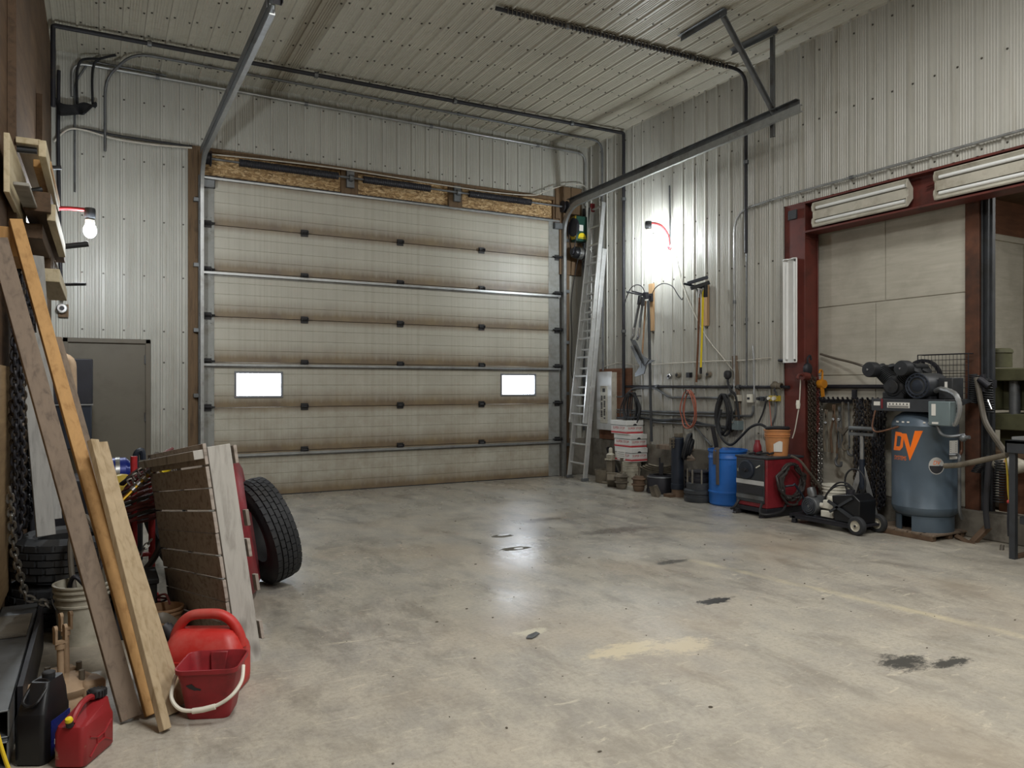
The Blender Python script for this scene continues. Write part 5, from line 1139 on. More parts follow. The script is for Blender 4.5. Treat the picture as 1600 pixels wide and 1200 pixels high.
st=TH('roller_stand','grey T-topped roller stand with splayed legs by the compressor','stand',(7.11,5.21,0))
h0=V((7.11,5.21,0)); yv=V((0,1,0))
m=MB(); m.tube([h0+V((0,0,.62)),h0+V((0,0,1.0))],.022,10); st.p('post',m,'galv')
m=MB(); m.bar(h0+V((0,-.15,.985)),h0+V((0,.15,.985)),.05,.03,(0,0,1)); m.bar(h0+V((0,-.15,.985)),h0+V((0,-.15,1.06)),.03,.01,(0,1,0)).bar(h0+V((0,.15,.985)),h0+V((0,.15,1.06)),.03,.01,(0,1,0)); st.p('cross_head',m,'galv_dk')
m=MB(); m.cyl(h0+V((0,-.145,1.045)),h0+V((0,.145,1.045)),.024,n=14); st.p('roller',m,'galv_dk')
m=MB(); m.tube([h0+V((0,0,.40)),h0+V((0,0,.72))],.03,10); st.p('sleeve',m,'blue_dk')
for d in (V((.10,-.13,0)),V((-.11,.14,.0)),V((.18,.10,0))):
    m=MB(); m.bar(h0+V((0,0,.66)),h0+d+V((0,0,.0)),.05,.02,(-1,-.4,0)); st.p('leg',m,'galv',bevel=.003)
m=MB(); m.bx(7.02,7.20,5.08,5.26,.0,.05); m.bar((6.98,5.14,.03),(7.22,5.02,.05),.07,.03,(0,0,1)); one(m,'scrap_block','dark scrap block on the floor between the stand and the skid','scrap','blk',bevel=.006)
# ------------------------------------------------------------------ bench, machine and clutter beyond the wood post
bn=TH('workbench','dark workbench with brown plywood front behind the wood post','workbench',(8.2,3.3,0))
m=MB(); m.bx(7.72,8.7,1.2,5.2,.80,.86); bn.p('worktop',m,'wood_beam',bevel=.006)
m=MB(); m.bx(7.74,7.76,3.55,4.16,.27,.80); bn.p('front_board',m,'ply_warm')
m=MB(); m.bx(7.72,7.75,1.2,3.54,.27,.80); bn.p('front_panel',m,'ply_dark')
m=MB(); m.bx(7.8,8.6,1.2,5.1,.27,.30); bn.p('lower_shelf',m,'ply_dark')
mc=TH('drill_press','olive green drilling machine with a domed motor beyond the post','machine',(8.2,4.38,.86))
m=MB(); m.lathe([(0,.195),(.10,.195),(.12,.18),(.125,.15),(.115,.15),(.115,.0),(0,.0)],(8.12,4.36,1.69),(0,0,1),24); mc.p('motor',m,'olive')
m=MB(); m.bx(8.0,8.08,4.42,4.58,1.70,1.80); mc.p('terminal_box',m,'blk',bevel=.004)
m=MB(); m.bx(8.0,8.62,4.0,4.50,1.55,1.68).bx(8.0,8.62,4.36,4.50,1.25,1.56).bx(8.0,8.62,3.80,4.06,1.25,1.56).bx(8.2,8.62,4.0,4.40,1.25,1.56); mc.p('head',m,'olive',bevel=.012)
m=MB(); m.bx(8.05,8.55,3.7,4.46,1.05,1.22); m.bx(8.2,8.4,4.1,4.4,.86,1.1); mc.p('table',m,'olive',bevel=.01)
m=MB(); m.cyl((8.10,4.20,1.2),(8.10,4.20,1.56),.05,n=14).cyl((8.10,4.20,1.10),(8.10,4.20,1.22),.02,n=10); mc.p('spindle',m,'galv_dk')
m=MB(); m.tube([V((8.0,4.05,1.45)),V((7.9,3.95,1.40)),V((7.88,3.85,1.2))],.014,8); m.sph((7.88,3.85,1.19),.025,n=10,m=6); mc.p('feed_handle',m,'blk')
t=TH('blower_housing','dark round blower housing lying on the bench beyond the post','machine',(8.0,3.78,.86))
m=MB(); m.lathe([(0,0),(.17,0),(.20,.03),(.16,.12),(.17,.26),(.14,.28),(0,.28)],(7.92,3.86,1.11),(.5,-.86,.1),22); t.p('housing',m,'pump')
m=MB(); m.bx(7.82,8.1,3.6,4.0,.86,.93); t.p('base',m,'blk',bevel=.006)
m=MB(); m.bx(7.76,8.2,3.35,3.95,.965,.985); one(m,'board_scrap','tan board lying across the bench under the blower','board','wood_tan')
t=TH('parts_tray','dark tray with a pale rim at the front of the bench','tray',(7.85,3.6,.86)); m=MB(); m.bx(7.74,8.0,3.40,3.75,.862,.95); t.p('tray',m,'blk',bevel=.006); m=MB(); m.bx(7.735,7.80,3.40,3.72,.95,.97); t.p('rim',m,'galv'); 
# coiled air hoses around the post
for (p0,p1,R_,n_,lab) in ((P(1523,585,X=7.55),P(1519,630,X=7.55),.045,14,'springy coil hose hung upper on the wood post'),(P(1543,592,X=7.5),P(1546,645,X=7.5),.038,14,'springy coil hose hanging just right of the steel channel'),(P(1563,720,X=7.5),P(1560,785,X=7.5),.045,16,'springy coil hose dangling low in front of the brown board'),(P(1540,716,X=7.5),P(1524,738,X=7.5),.04,9,'short springy coil hose leading from the slanting pipe')):
    m=MB(); m.tube([p0.lerp(p1,i/(n_*10))+V((R_*math.cos(i*2*PI/10),R_*math.sin(i*2*PI/10),0)) for i in range(n_*10+1)],.007,5); one(m,'coil_hose',lab,'hose','blk_rub')
wire('thick grey-brown hose curving down from the post to the slanting pipe',[P(1526,590,X=7.48),P(1533,630,X=7.45),P(1540,660,X=7.40),P(1555,685,X=7.3),P(1567,702,X=7.15),P(1572,711,X=7.02)],.026,'hose_gr',k=8)
bk=TH('hose_bracket','cluster of dark fittings on the steel channel where hoses meet','bracket',P(1532,600,X=7.5)); m=MB(); m.bx(7.46,7.66,*sorted((P(1527,600,X=7.5).y,P(1543,600,X=7.5).y)),1.48,1.56); m.cyl(P(1530,592,X=7.45),P(1546,604,X=7.45),.03,n=10).cyl(P(1536,585,X=7.48),P(1538,612,X=7.48),.022,n=10); bk.p('fittings',m,'blk'); m=MB(); m.tube([P(1543,625,X=7.45),P(1549,640,X=7.42)],.009,6); bk.p('blow_gun',m,'chrome')
m=MB(); m.tube(sm([P(1571,712,X=7.0),P(1574,740,X=6.99),P(1575,765,X=6.98),P(1577,782,X=6.98)],5),.008,6); one(m,'hose_drop','yellow-brown hose dropping beside the table leg','hose','yel_mustard')
gn=TH('air_gun','red-knobbed air gun on the dropping hose by the table','hand tool',P(1577,800,X=6.98)); m=MB(); m.sph(P(1577,784,X=6.98),.02,n=10,m=7); gn.p('knob',m,'red_plastic'); m=MB(); m.tube([P(1577,786,X=6.98),P(1576,815,X=6.98),P(1577,838,X=6.98)],.015,7); gn.p('barrel',m,'blk')
m=MB(); m.tube(sm([P(1548,712,X=7.3),P(1540,740,X=7.3),P(1543,800,X=7.3),P(1545,828,X=7.3)],5),[.05]*16,8) if False else m.tube(sm([P(1546,712,X=7.35),P(1543,745,X=7.35),P(1540,790,X=7.35),P(1543,826,X=7.35)],5),.028,8,flat=.6); one(m,'hanging_apron','black bundle of gloves and straps hanging from the slanting pipe','strap','ink')
t=TH('floor_pipes','rusty pipe wrench lying against the curb by the wood post','pipe wrench',P(1520,850,X=7.4)); m=MB(); m.bar(P(1545,822,X=7.45),P(1512,856,X=7.3),.06,.05,(-.6,0,.8)); t.p('handle',m,'rust',bevel=.008); m=MB(); m.bar(P(1494,838,X=7.35),P(1530,858,X=7.25),.045,.04,(-.6,0,.8)); t.p('jaw',m,'rust',bevel=.006); m=MB(); m.cyl(P(1517,853,X=7.28),P(1527,856,X=7.26),.022,n=10); t.p('collar',m,'copper')
m=MB(); m.tube(sm([P(1527,856,X=7.24),P(1545,862,X=7.2),P(1562,866,X=7.2),P(1566,852,X=7.25)],5),.018,7); one(m,'floor_hose','dark hose end curling on the floor by the curb','hose','hose_gr')
tb=TH('steel_table','dark steel welding table cut by the picture edge','table',(7.15,3.1,0))
m=MB(); m.bx(6.90,7.50,2.2,3.66,1.0,1.03).bx(6.90,6.92,2.2,3.66,.92,1.03).bx(6.90,7.50,3.64,3.66,.92,1.03); tb.p('table_top',m,'dkgrey',bevel=.004)
for (x,y) in ((6.94,3.61),(7.46,3.61),(6.94,2.25),(7.46,2.25)):
    m=MB(); m.bx(x-.025,x+.025,y-.025,y+.025,0,1.0); tb.p('leg',m,'dkgrey',bevel=.003)
m=MB(); m.bx(6.94,7.46,2.25,3.56,.36,.375).bx(6.94,6.955,2.25,3.56,.31,.375); tb.p('lower_shelf',m,'dkgrey',bevel=.003)
m=MB(); m.bar((6.94,3.61,.02),(7.46,3.61,.02),.04,.03,(0,0,1)); tb.p('foot_bar',m,'rust')
m=MB(); m.bx(6.93,7.15,3.2,3.62,1.032,1.06); one(m,'steel_plate','pale steel plate on the dark welding table','plate','galv',bevel=.003)
t=TH('plastic_bag','crumpled white and orange bag behind the welding table leg','bag',P(1575,735,X=7.6)); m=MB(); m.sph(P(1578,727,X=7.62)+V((0,0,0)),.12,(.7,1.4,.7),14,8); t.p('bag',m,'white_dirty'); m=MB(); m.sph(P(1573,727,X=7.58),.07,(.6,.9,.9),12,8); t.p('print_patch',m,'orange_pl')
# ================================================================== LEANING LUMBER AND THE CLUTTER BY THE TIMBER RACK
def lean(label,b,t,w,th,mt,face=(.25,-1,.15),name='board',bevel=.003,group=None):
    b=V(b);t=V(t); m=MB(); d=(t-b).normalized(); n=V(face); n=(n-d*n.dot(d)).normalized()
    drop=abs(n.z)*th/2+abs((n.cross(d)).z)*w/2; b=b+V((0,0,drop)); m.bar(b,t,w,th,n); 
    return one(m,name,label,'board',mt,group,bevel=bevel)
lean('long weathered grey-brown board, outermost of the leaning lumber',(.12,3.76,0),(-.46,4.62,2.25),.085,.035,'wood_grey')
lean('long orange-toned board leaning beside the grey-brown one',(.208,3.76,0),(-.405,4.88,2.40),.062,.038,'wood_or')
lean('pale sharp-edged board standing nearest in front of the leaning lumber',(.247,3.57,0),(-.032,4.12,1.24),.045,.03,'wood_pale',face=(.75,-.75,.3))
lean('narrow pale slat with grooves at the inner side of the leaning boards',(.325,3.82,0),(.06,4.17,.95),.06,.022,'wood_pale',face=(.6,-.9,.3))
lean('thin pale lath tucked behind the sharp-edged board',(.285,3.74,0),(-.005,4.24,1.22),.075,.02,'wood_pale',face=(.5,-.9,.3))
lean('wide greyish board leaning furthest back behind the orange-toned one',(.215,4.12,0),(-.225,4.72,1.76),.085,.03,'wood_grey',face=(.6,-.8,.2))
lean('tall silver-grey board standing on the lying tyres',P(72,838,D=4.62)+V((0,0,-.0)),P(44,520,D=4.72),.105,.022,'wood_gboard',face=(.4,-1,0))
lean('narrower silver-grey board just behind the tall one',P(86,812,D=4.72),P(58,400,D=4.95),.075,.022,'wood_gboard',face=(.4,-1,0))
# tyres
def tyre(label,loc,rot,R,W,ri,lug=0,group=None,mt='tire'):
    t=TH('tyre',label,'tyre',loc,rot=rot,local=True,group=group)
    pr=[(ri,-W*.36),(ri+.02,-W*.44),((ri+R)/2,-W*.5),(R-.05,-W*.47),(R-.012,-W*.40)]
    gro=[-.24,-.08,.08,.24]
    for g in gro: pr+=[(R,W*(g-.016)),(R-.010,W*(g-.012)),(R-.010,W*(g+.012)),(R,W*(g+.016))]
    pr+=[(R-.012,W*.40),(R-.05,W*.47),((ri+R)/2,W*.5),(ri+.02,W*.44),(ri,W*.36),(ri+.015,W*.2),(ri+.02,0),(ri+.015,-W*.2)]
    m=MB(); m.lathe(pr,n=56,closed=True); t.p('casing',m,mt,ang=25)
    m=MB(); k=40 if not lug else 22
    for i in range(k):
        a=2*PI*i/k
        for j,(z0,z1,off) in enumerate(((-.40,-.255,0),(-.225,-.095,.5),(-.065,.065,0),(.095,.225,.5),(.255,.40,0))):
            aa=a+off*2*PI/k; c=V((math.cos(aa)*(R+.001),math.sin(aa)*(R+.001),W*(z0+z1)/2)); tx=V((-math.sin(aa),math.cos(aa),0)); up=V((0,0,1)); nr=V((math.cos(aa),math.sin(aa),0))
            Rm=Matrix((tx,up,nr)).transposed(); edge=.008 if abs(z0)>.3 or abs(z1)>.3 else 0
            m.box(c-nr*edge,(2*PI*R/k*.80,W*(z1-z0),.012),Rm)
    t.p('tread',m,mt,smooth=False); return t
tyre('worn tyre leaning in front of the door, right behind the pallet',(1.09,5.90,.405),(0,PI/2-.28,.22),.395,.235,.22)
tyre('second leaning tyre deeper in, beside the red torch cart',(.50,6.52,.405),(0,PI/2-.30,.22),.395,.25,.22)
tyre('dark lugged tyre lying at the bottom under the silver-grey boards',(-.17,5.66,.14),(0,0,.3),.335,.27,.19,1)
tyre('dark lugged tyre lying on top of another, holding up the silver-grey boards',(-.17,5.66,.418),(0,0,.9),.335,.27,.19,1)
rd=TH('steel_disc','big dished red steel disc standing between the pallet and leaning tyre','disc',(.89,5.66,.505),local=True)
rd.o.rotation_mode='QUATERNION'; rd.o.rotation_quaternion=V((-.95,.16,-.15)).to_track_quat('Z','Y')
m=MB(); m.lathe([(.17,.02),(.22,.0),(.40,-.05),(.47,-.02),(.50,.03),(.515,.03),(.515,.02),(.475,-.035),(.40,-.065),(.22,-.015),(.17,.005)],n=56,closed=True); rd.p('disc',m,'maroon')
m=MB(); m.lathe([(.0,.06),(.07,.06),(.09,.03),(.17,.02),(.17,.005),(0,.005)],n=30); rd.p('hub',m,'pump')
# pallet standing on its side
PB=V((.795,4.26,0)); pt=V((.645,4.385,1.19)); up=(pt-PB).normalized(); al=V((-.20,.98,0)); al=(al-up*al.dot(up)).normalized(); nf=up.cross(al)
if nf.x>0: nf=-nf
pa=TH('pallet','weathered wooden pallet leaning upright in front of the tyres','pallet',(.6,4.6,0))
PW=1.12; TH_=.160
def PP(a,h,n): return PB+al*a+up*h+nf*n
for a in (.02,.55,PW-.02):
    m=MB(); m.bar(PP(a,.0,TH_/2),PP(a,1.20,TH_/2),TH_-.036,.04,al); pa.p('stringer',m,'wood_pal2' if a<.1 else 'wood_pal',bevel=.003)
for s_,nn in ((0,TH_-.008),(1,.008)):
    hs_=[.06+i*.1225 for i in range(10)] if s_==0 else [.16,.62,1.14]
    for i,h in enumerate(hs_):
        a0=(-.025 if s_==0 else -.004)+random.uniform(-.006,.006); a1=PW-.0-random.uniform(0,.02)
        m=MB(); R=Matrix((al,up,nf)).transposed(); wj=.114 if s_==0 else .10
        m.box(PP((a0+a1)/2,h+random.uniform(-.004,.004),nn+.012*(1 if s_==0 else -1)),(a1-a0,wj,.018),R); pa.p('deck_board',m,'wood_palb',bevel=.002)
m=MB(); R=Matrix((al,up,nf)).transposed(); m.box(PP(PW/2,1.165,TH_+.035),(PW+.04,.05,.06),R); pa.p('end_cleat',m,'wood_pal2',bevel=.003)
for h in (.42,.78):
    m=MB(); m.box(PP(.02,h,-.018),(.05,.09,.018),R); pa.p('broken_board',m,'wood_pal',bevel=.002)
# red plastic fuel can
rz=math.atan2(-SA,CA)
gc=TH('fuel_can','large bright red plastic fuel can behind the red bucket','fuel can',(.465,4.02,0),rz=rz,local=True)
def rrect(w,d,r,z,k=5):
    out=[]
    for (sx,sy,a0) in ((1,1,0),(-1,1,PI/2),(-1,-1,PI),(1,-1,1.5*PI)):
        for i in range(k+1): a=a0+PI/2*i/k; out.append(V((sx*(w/2-r)+r*math.cos(a),sy*(d/2-r)+r*math.sin(a),z)))
    return out
def loft(mb,rings,cap=True):
    n=len(rings[0]); vs=[p for r in rings for p in r]
    fs=[(i*n+k,i*n+(k+1)%n,(i+1)*n+(k+1)%n,(i+1)*n+k) for i in range(len(rings)-1) for k in range(n)]
    if cap: fs+=[tuple(range(n-1,-1,-1)),tuple((len(rings)-1)*n+k for k in range(n))]
    return mb._add(vs,fs)
m=MB(); loft(m,[rrect(.36,.20,.05,.0),rrect(.385,.225,.055,.012),rrect(.39,.23,.055,.05),rrect(.39,.23,.055,.17),rrect(.38,.215,.055,.20),rrect(.33,.16,.05,.255),rrect(.28,.11,.045,.285),rrect(.24,.07,.03,.29)]); gc.p('body',m,'red_plastic',ang=50)
m=MB(); m.tube(sm([V((-.165,0,.215)),V((-.15,0,.27)),V((-.115,0,.325)),V((-.07,0,.355)),V((.0,0,.362)),V((.07,0,.358)),V((.125,0,.325)),V((.165,0,.26)),V((.178,0,.20))],5),.026,10,flat=.95); gc.p('handle',m,'red_plastic')
m=MB(); m.box((0,-.117,.11),(.24,.006,.10)); gc.p('embossed_panel',m,'red_plastic',bevel=.003)
m=MB(); m.cyl((-.17,.02,.235),(-.215,.02,.285),.034,n=18).cyl((-.21,.02,.28),(-.225,.02,.295),.026,n=14); gc.p('cap',m,'blk')
# square red bucket with a white bail
sb=TH('square_bucket','dirty red square bucket with white handle in front of the fuel can','bucket',(.455,3.70,0),rz=rz+.12,local=True)
m=MB(); o_=[rrect(.18,.17,.03,0),rrect(.188,.178,.03,.01),rrect(.255,.245,.04,.215),rrect(.275,.265,.045,.217),rrect(.277,.267,.045,.236),rrect(.263,.253,.04,.236),rrect(.245,.235,.038,.21),rrect(.17,.16,.026,.015)]
loft(m,o_); sb.p('pail',m,'red_bucket',ang=50)
m=MB(); m.poly([(-.04,.122,.236),(.04,.122,.236),(.028,.088,.12),(-.028,.088,.12)],(0,-.012,0)); sb.p('pour_channel',m,'red_bucket',bevel=.004)
m=MB(); m.tube(sm([V((-.142,-.02,.21)),V((-.152,-.06,.17)),V((-.146,-.115,.115)),V((-.10,-.145,.075)),V((-.03,-.156,.070)),V((.05,-.155,.085)),V((.115,-.14,.120)),V((.148,-.09,.165)),V((.143,-.03,.215))],6),.0085,8); sb.p('bail',m,'white_pl')
m=MB(); m.tube([V((-.045,-.1555,.068)),V((0,-.157,.073)),V((.052,-.156,.084))],.0125,10); sb.p('grip',m,'white_pl')
m=MB(); 
for i in range(9): 
    x=-.075+i*.006; m.poly([(x,-.107-.0006*i-.0,.150-i*.002),(x+.012,-.106,.152-i*.002),(x+.016,-.1065,.138-i*.002),(x+.003,-.1045,.132-i*.001)],(0,-.002,0)) if False else None
m.poly([(-.085,-.1135,.165),(-.06,-.1137,.172),(-.045,-.1105,.155),(-.02,-.1085,.145),(-.028,-.104,.132),(-.05,-.1065,.140),(-.07,-.109,.150)],(0,-.004,0)); sb.p('oil_smear',m,'ink',smooth=False)
# small red metal-look jerry can
jc=TH('jerry_can','small scuffed red jerry can with black cap in the near corner','fuel can',(-.055,3.50,0),rz=math.radians(60),local=True)
W_,D_,H_=.224,.125,.205
m=MB(); loft(m,[rrect(W_-.03,D_-.02,.02,0),rrect(W_,D_,.025,.012),rrect(W_,D_,.025,.135),rrect(W_-.02,D_-.01,.025,.16)]); 
b0=len(m.v); top=[V((x*.92+.0,y*.9,.16+.048*(x+W_/2)/W_)) for x,y,z in [tuple(p) for p in rrect(W_-.02,D_-.01,.025,.16)]]; n=len(top)
m._add(rrect(W_-.02,D_-.01,.025,.16)+top,[(k,(k+1)%n,n+(k+1)%n,n+k) for k in range(n)]+[tuple(n+k for k in range(n))]); jc.p('body',m,'red_can',ang=50)
m=MB()
for (a,b) in (((-.07,.03),(-.02,.06)),((-.02,.06),(.03,.06)),((.03,.06),(.08,.03)),((-.07,.11),(-.02,.085)),((-.02,.085),(.03,.085)),((.03,.085),(.08,.115)),((-.02,.06),(-.02,.085)),((.03,.06),(.03,.085))):
    m.tube([V((a[0],-D_/2-.001,a[1])),V((b[0],-D_/2-.001,b[1]))],.004,6)
jc.p('embossed_rib',m,'red_can')
m=MB(); m.tube(sm([V((-.085,0,.172)),V((-.06,0,.20)),V((-.02,0,.222)),V((.03,0,.225)),V((.06,0,.212))],5),.012,8); jc.p('handle',m,'red_can')
m=MB(); m.lathe([(0,0),(.032,0),(.034,.006),(.034,.028),(.03,.034),(0,.034)],(.082,0,.205),(.2,0,1),20)
for i in range(16): a=i*PI/8; m.box(V((.085+.034*math.cos(a),.034*math.sin(a),.222)),(.006,.006,.026))
m.tube([V((.105,0,.205)),V((.13,.01,.203)),V((.15,.01,.215))],.004,5); jc.p('cap',m,'blk_rub')
m=MB(); m.cyl((-.098,0,.165),(-.104,0,.185),.014,n=12); jc.p('vent_neck',m,'blk_rub'); m=MB(); m.lathe([(0,0),(.013,0),(.015,.006),(.012,.016),(0,.018)],(-.104,0,.185),(-.3,0,1),14); jc.p('vent_cap',m,'yellow')
# black oil jug
jg=TH('oil_jug','big black oil jug with a moulded grip behind the jerry can','jug',(-.205,3.585,0),rz=math.radians(62),local=True)
m=MB(); loft(m,[rrect(.17,.115,.02,0),rrect(.185,.125,.025,.01),rrect(.185,.125,.025,.185),rrect(.178,.118,.025,.20)],True)
ta=rrect(.178,.118,.025,.20); tb_=[V((p.x*.62+.03,p.y*.62,.305)) for p in ta]; tm=[V((p.x*.92+.004,p.y*.92,.225+.03*(p.x+.09)/.18)) for p in ta]; n=len(ta)
m._add(ta+tm+tb_,[(k,(k+1)%n,n+(k+1)%n,n+k) for k in range(n)]+[(n+k,n+(k+1)%n,2*n+(k+1)%n,2*n+k) for k in range(n)]+[tuple(2*n+k for k in range(n))]); jg.p('body',m,'blk_gloss',ang=55)
m=MB(); m.lathe([(0,0),(.024,0),(.025,.022),(.02,.026),(0,.026)],(.04,0,.302),(0,0,1),18); jg.p('cap',m,'blk_rub')
m=MB(); m.tube(sm([V((-.085,-.0,.235)),V((-.082,.028,.25)),V((-.03,.032,.285)),V((.0,.02,.305)),V((.0,-.02,.305)),V((-.03,-.032,.285)),V((-.082,-.028,.25))],5,True),.006,7,True); jg.p('grip_edge',m,'blk_gloss')
m=MB(); m.bx(-.05,.08,-.0645,-.062,.02,.16); jg.p('label_panel',m,'blue_gloss'); m=MB(); m.bx(-.03,.06,-.0655,-.064,.06,.08).bx(-.03,.04,-.0655,-.064,.03,.045); jg.p('label_print',m,'paper')
# cast hub with two clevis rods
hb=TH('cast_hub','dusty tan cast hub with studs behind the black jug','truck part',(-.145,4.03,0),rz=.4,local=True)
m=MB(); m.lathe([(0,0),(.10,0),(.13,.02),(.135,.06),(.12,.09),(.13,.10),(.135,.125),(.10,.15),(.05,.165),(0,.165)],n=28); hb.p('casting',m,'rigid_tan')
m=MB(); m.box((-.10,.02,.09),(.12,.10,.12)).box((.08,-.08,.10),(.10,.12,.10)).box((.02,.10,.13),(.13,.09,.08)); hb.p('caliper_lug',m,'rigid_tan',bevel=.02)
for i in range(4):
    a=i*PI/2+.5; m=MB(); m.cyl((.09*math.cos(a),.09*math.sin(a),.13),(.09*math.cos(a),.09*math.sin(a),.195),.0125,n=10); hb.p('stud',m,'putty')
for i in range(6):
    a=i*PI/3+.2; m=MB(); m.cyl((.125*math.cos(a),.125*math.sin(a),.05),(.15*math.cos(a),.15*math.sin(a),.05),.016,n=10); hb.p('bolt',m,'rigid_tan')
for i,(x,y,h,lab) in enumerate(((-.03,-.04,.385,0),(.02,.03,.42,0))):
    m=MB(); m.tube([V((x,y,.15)),V((x-.004,y,h-.05))],.014,10); m.lathe([(.014,0),(.02,.0),(.02,.02),(.014,.02)],(x-.004,y,h-.08),(0,0,1),12); rod_=hb.p('rod',m,'rigid_tan')
    m=MB(); m.box(V((x-.004,y,h-.05)),(.05,.03,.012))
    for s_ in (-1,1): m.box(V((x-.004+s_*.020,y,h-.02)),(.010,.03,.055)); m.cyl((x-.004+s_*.014,y,h+.012),(x-.004+s_*.027,y,h+.012),.016,n=12)
    hb.p('clevis',m,'rigid_tan',on=rod_)
# white pail with things standing in it
bucket('bucket','old white pail half hidden behind the leaning lumber','bucket',(-.09,5.10,0),.125,.150,.345,'white_dirty',True,(.90,.80,.66),rot=.3)
m=MB(); m.tube(sm([V((-.15,5.08,.06)),V((-.16,5.05,.30)),V((-.13,5.0,.40)),V((-.06,5.0,.33)),V((-.02,5.04,.38)),V((.06,5.2,.60))],6),.013,8); one(m,'hooked_bar','dark hooked bar standing in the old white pail','bar','blk')
m=MB(); m.tube(sm([V((.0,5.16,.12)),V((.01,5.14,.40)),V((-.02,5.12,.62)),V((-.09,5.18,.72)),V((-.15,5.2,.62)),V((-.15,5.16,.40)),V((-.10,5.12,.10))],6),.016,8); one(m,'grey_hose','grey hose looping up out of the old white pail','hose','hose_gr')
# steel tubes on the floor by the wall
for i,(z,lab) in enumerate(((0,'lower of two steel box tubes lying along the plywood wall'),(.112,'upper of two steel box tubes lying along the plywood wall'))):
    x0,x1,y0,y1,h=-.50,-.315,3.52+.03*i,5.22,.11; t_=.007; m=MB()
    m.bx(x0,x1,y0,y1,z,z+t_).bx(x0,x1,y0,y1,z+h-t_,z+h).bx(x0,x0+t_,y0,y1,z,z+h).bx(x1-t_,x1,y0,y1,z,z+h); one(m,'box_tube',lab,'steel tube','concrete' if False else 'galv_dk',bevel=.002)
m=MB(); m.bar((-.285,3.75,.02),(-.285,5.1,.02),.02,.04,(0,0,1)).bx(-.30,-.275,3.8,5.1,.04,.20) if False else m.bx(-.305,-.285,3.75,5.05,.0,.24); one(m,'flat_bar','dark flat bar on edge beside the steel box tubes','bar','blk')
m=MB(); m.bx(-.50,-.33,4.55,4.95,.224,.236); one(m,'carton_flap','stained grey cardboard on top of the steel box tubes','cardboard','concrete',bevel=.002)
m=MB(); m.tube(sm([V((-.34,3.02,.75)),V((-.335,3.05,.55)),V((-.31,3.05,.36)),V((-.27,3.04,.20)),V((-.215,3.02,.08)),V((-.16,2.98,.012)),V((-.05,2.9,.012))],8),.0065,8); one(m,'yellow_cord','yellow power cord hanging down into the near corner','cord','hose_ye')
# plywood sheet against the wall, chains over it
m=MB(); m.bx(-.515,-.497,3.4,6.05,.235,1.62); one(m,'plywood_sheet','pale plywood sheet propped against the brown wall','plywood','ply_light',bevel=.002)
chain_spots=[(-.455,5.36,2.30,.62),(-.46,5.46,2.32,.66),(-.44,5.53,2.36,.70),(-.465,5.61,2.38,.60),(-.435,5.68,2.36,.64),(-.46,5.75,2.34,.72),(-.44,5.82,2.36,.66),(-.465,5.89,2.36,.60),(-.44,5.95,2.34,.70)]
for i,(x,y,z1,z0) in enumerate(chain_spots):
    m=MB(); q=[V((x,y,z1))]+[V((x+random.uniform(-.012,.012),y+random.uniform(-.012,.012),z1+(z0-z1)*k/5)) for k in range(1,6)]
    q+= [V((x+.02,y+.02,z0-.03)),V((x+.035,y+.035,z0+.03))]+[V((x+.035+random.uniform(-.01,.01),y+.035,z0+(z1-z0)*k/4)) for k in range(1,5)]
    m.chain(q,.060,.040,.0078); one(m,'hanging_chain','dark heavy chain hanging in the bunch under the timber rack','chain','chain' if i%2 else 'blk','chains under the timber rack')
m=MB(); m.chain([V((-.43,4.85,.95)),V((-.42,4.95,.60)),V((-.37,5.05,.30)),V((-.28,5.10,.245)),V((-.25,5.14,.20))],.060,.038,.0075); one(m,'bright_chain','brighter steel chain trailing down onto the box tubes','chain','chain_br')
m=MB(); m.chain([V((-.45,4.05,1.3)),V((-.455,4.06,.85)),V((-.45,4.1,.80)),V((-.452,4.11,1.25))],.048,.03,.005); one(m,'bright_chain','short bright chain on the near plywood','chain','chain_br')
# timber rack on the wall
rk=TH('timber_rack','wall rack of steel arms holding stored timber','rack',(-.5,7,2.3))
for y in (5.75,8.20):
    m=MB(); m.bx(-.518,-.47,y-.03,y+.03,2.1,4.2); rk.p('upright',m,'wood_beam')
for (a,b,r_) in ((P(62,390,Y=8.1),P(138,381,Y=8.1),.026),(P(76,446,Y=8.15),P(134,444,Y=8.0),.014),(P(6,302,Y=5.75),P(65,296,Y=5.8),.018),(P(50,236,Y=5.75),P(58,236,Y=5.75),.02),(P(60,262,Y=8.2),P(96,262,Y=8.2),.02)):
    m=MB(); m.cyl(V((-.50,a.y,a.z)),b,r_,n=10); rk.p('arm',m,'dkgrey')
def stored(label,px,py,X,L,w,h,mt,name='timber',grp=None):
    a=P(px,py,X=X); m=MB(); m.bx(X-w/2,X+w/2,a.y,a.y+L,a.z,a.z+h); return one(m,name,label,'timber',mt,grp,bevel=.004)
stored('pale plank with its end out, highest on the timber rack',44,225,-.405,1.75,.135,.04,'wood_rack')
stored('narrow pale plank on edge beside the highest one',66,245,-.305,1.6,.04,.10,'wood_rack')
stored('short plank with an orange end under the pale ones',66,262,-.33,1.2,.10,.05,'wood_or')
stored('dark squared timber lying mid-height on the rack',58,330,-.36,2.3,.15,.13,'wood_beam')
stored('second dark timber sticking out over the steel arm',50,372,-.40,2.2,.12,.10,'wood_beam')
stored('pale plank at the outer edge above the grey steel arm',80,345,-.285,1.6,.05,.11,'wood_rack')  # pale colour stands in for the outer edge lit by the lamp
stored('pale splintered plank end just over the thin lower arm',76,440,-.31,1.3,.13,.09,'wood_rack')
stored('dark plank beside the splintered one on the lower arm',68,420,-.385,1.5,.10,.10,'wood_beam')
stored('wide pale board close overhead at the rack front',10,300,-.47,1.1,.03,.34,'wood_rack')
stored('corrugated light strip lying beside the wide pale board',33,290,-.40,1.5,.08,.02,'liner')
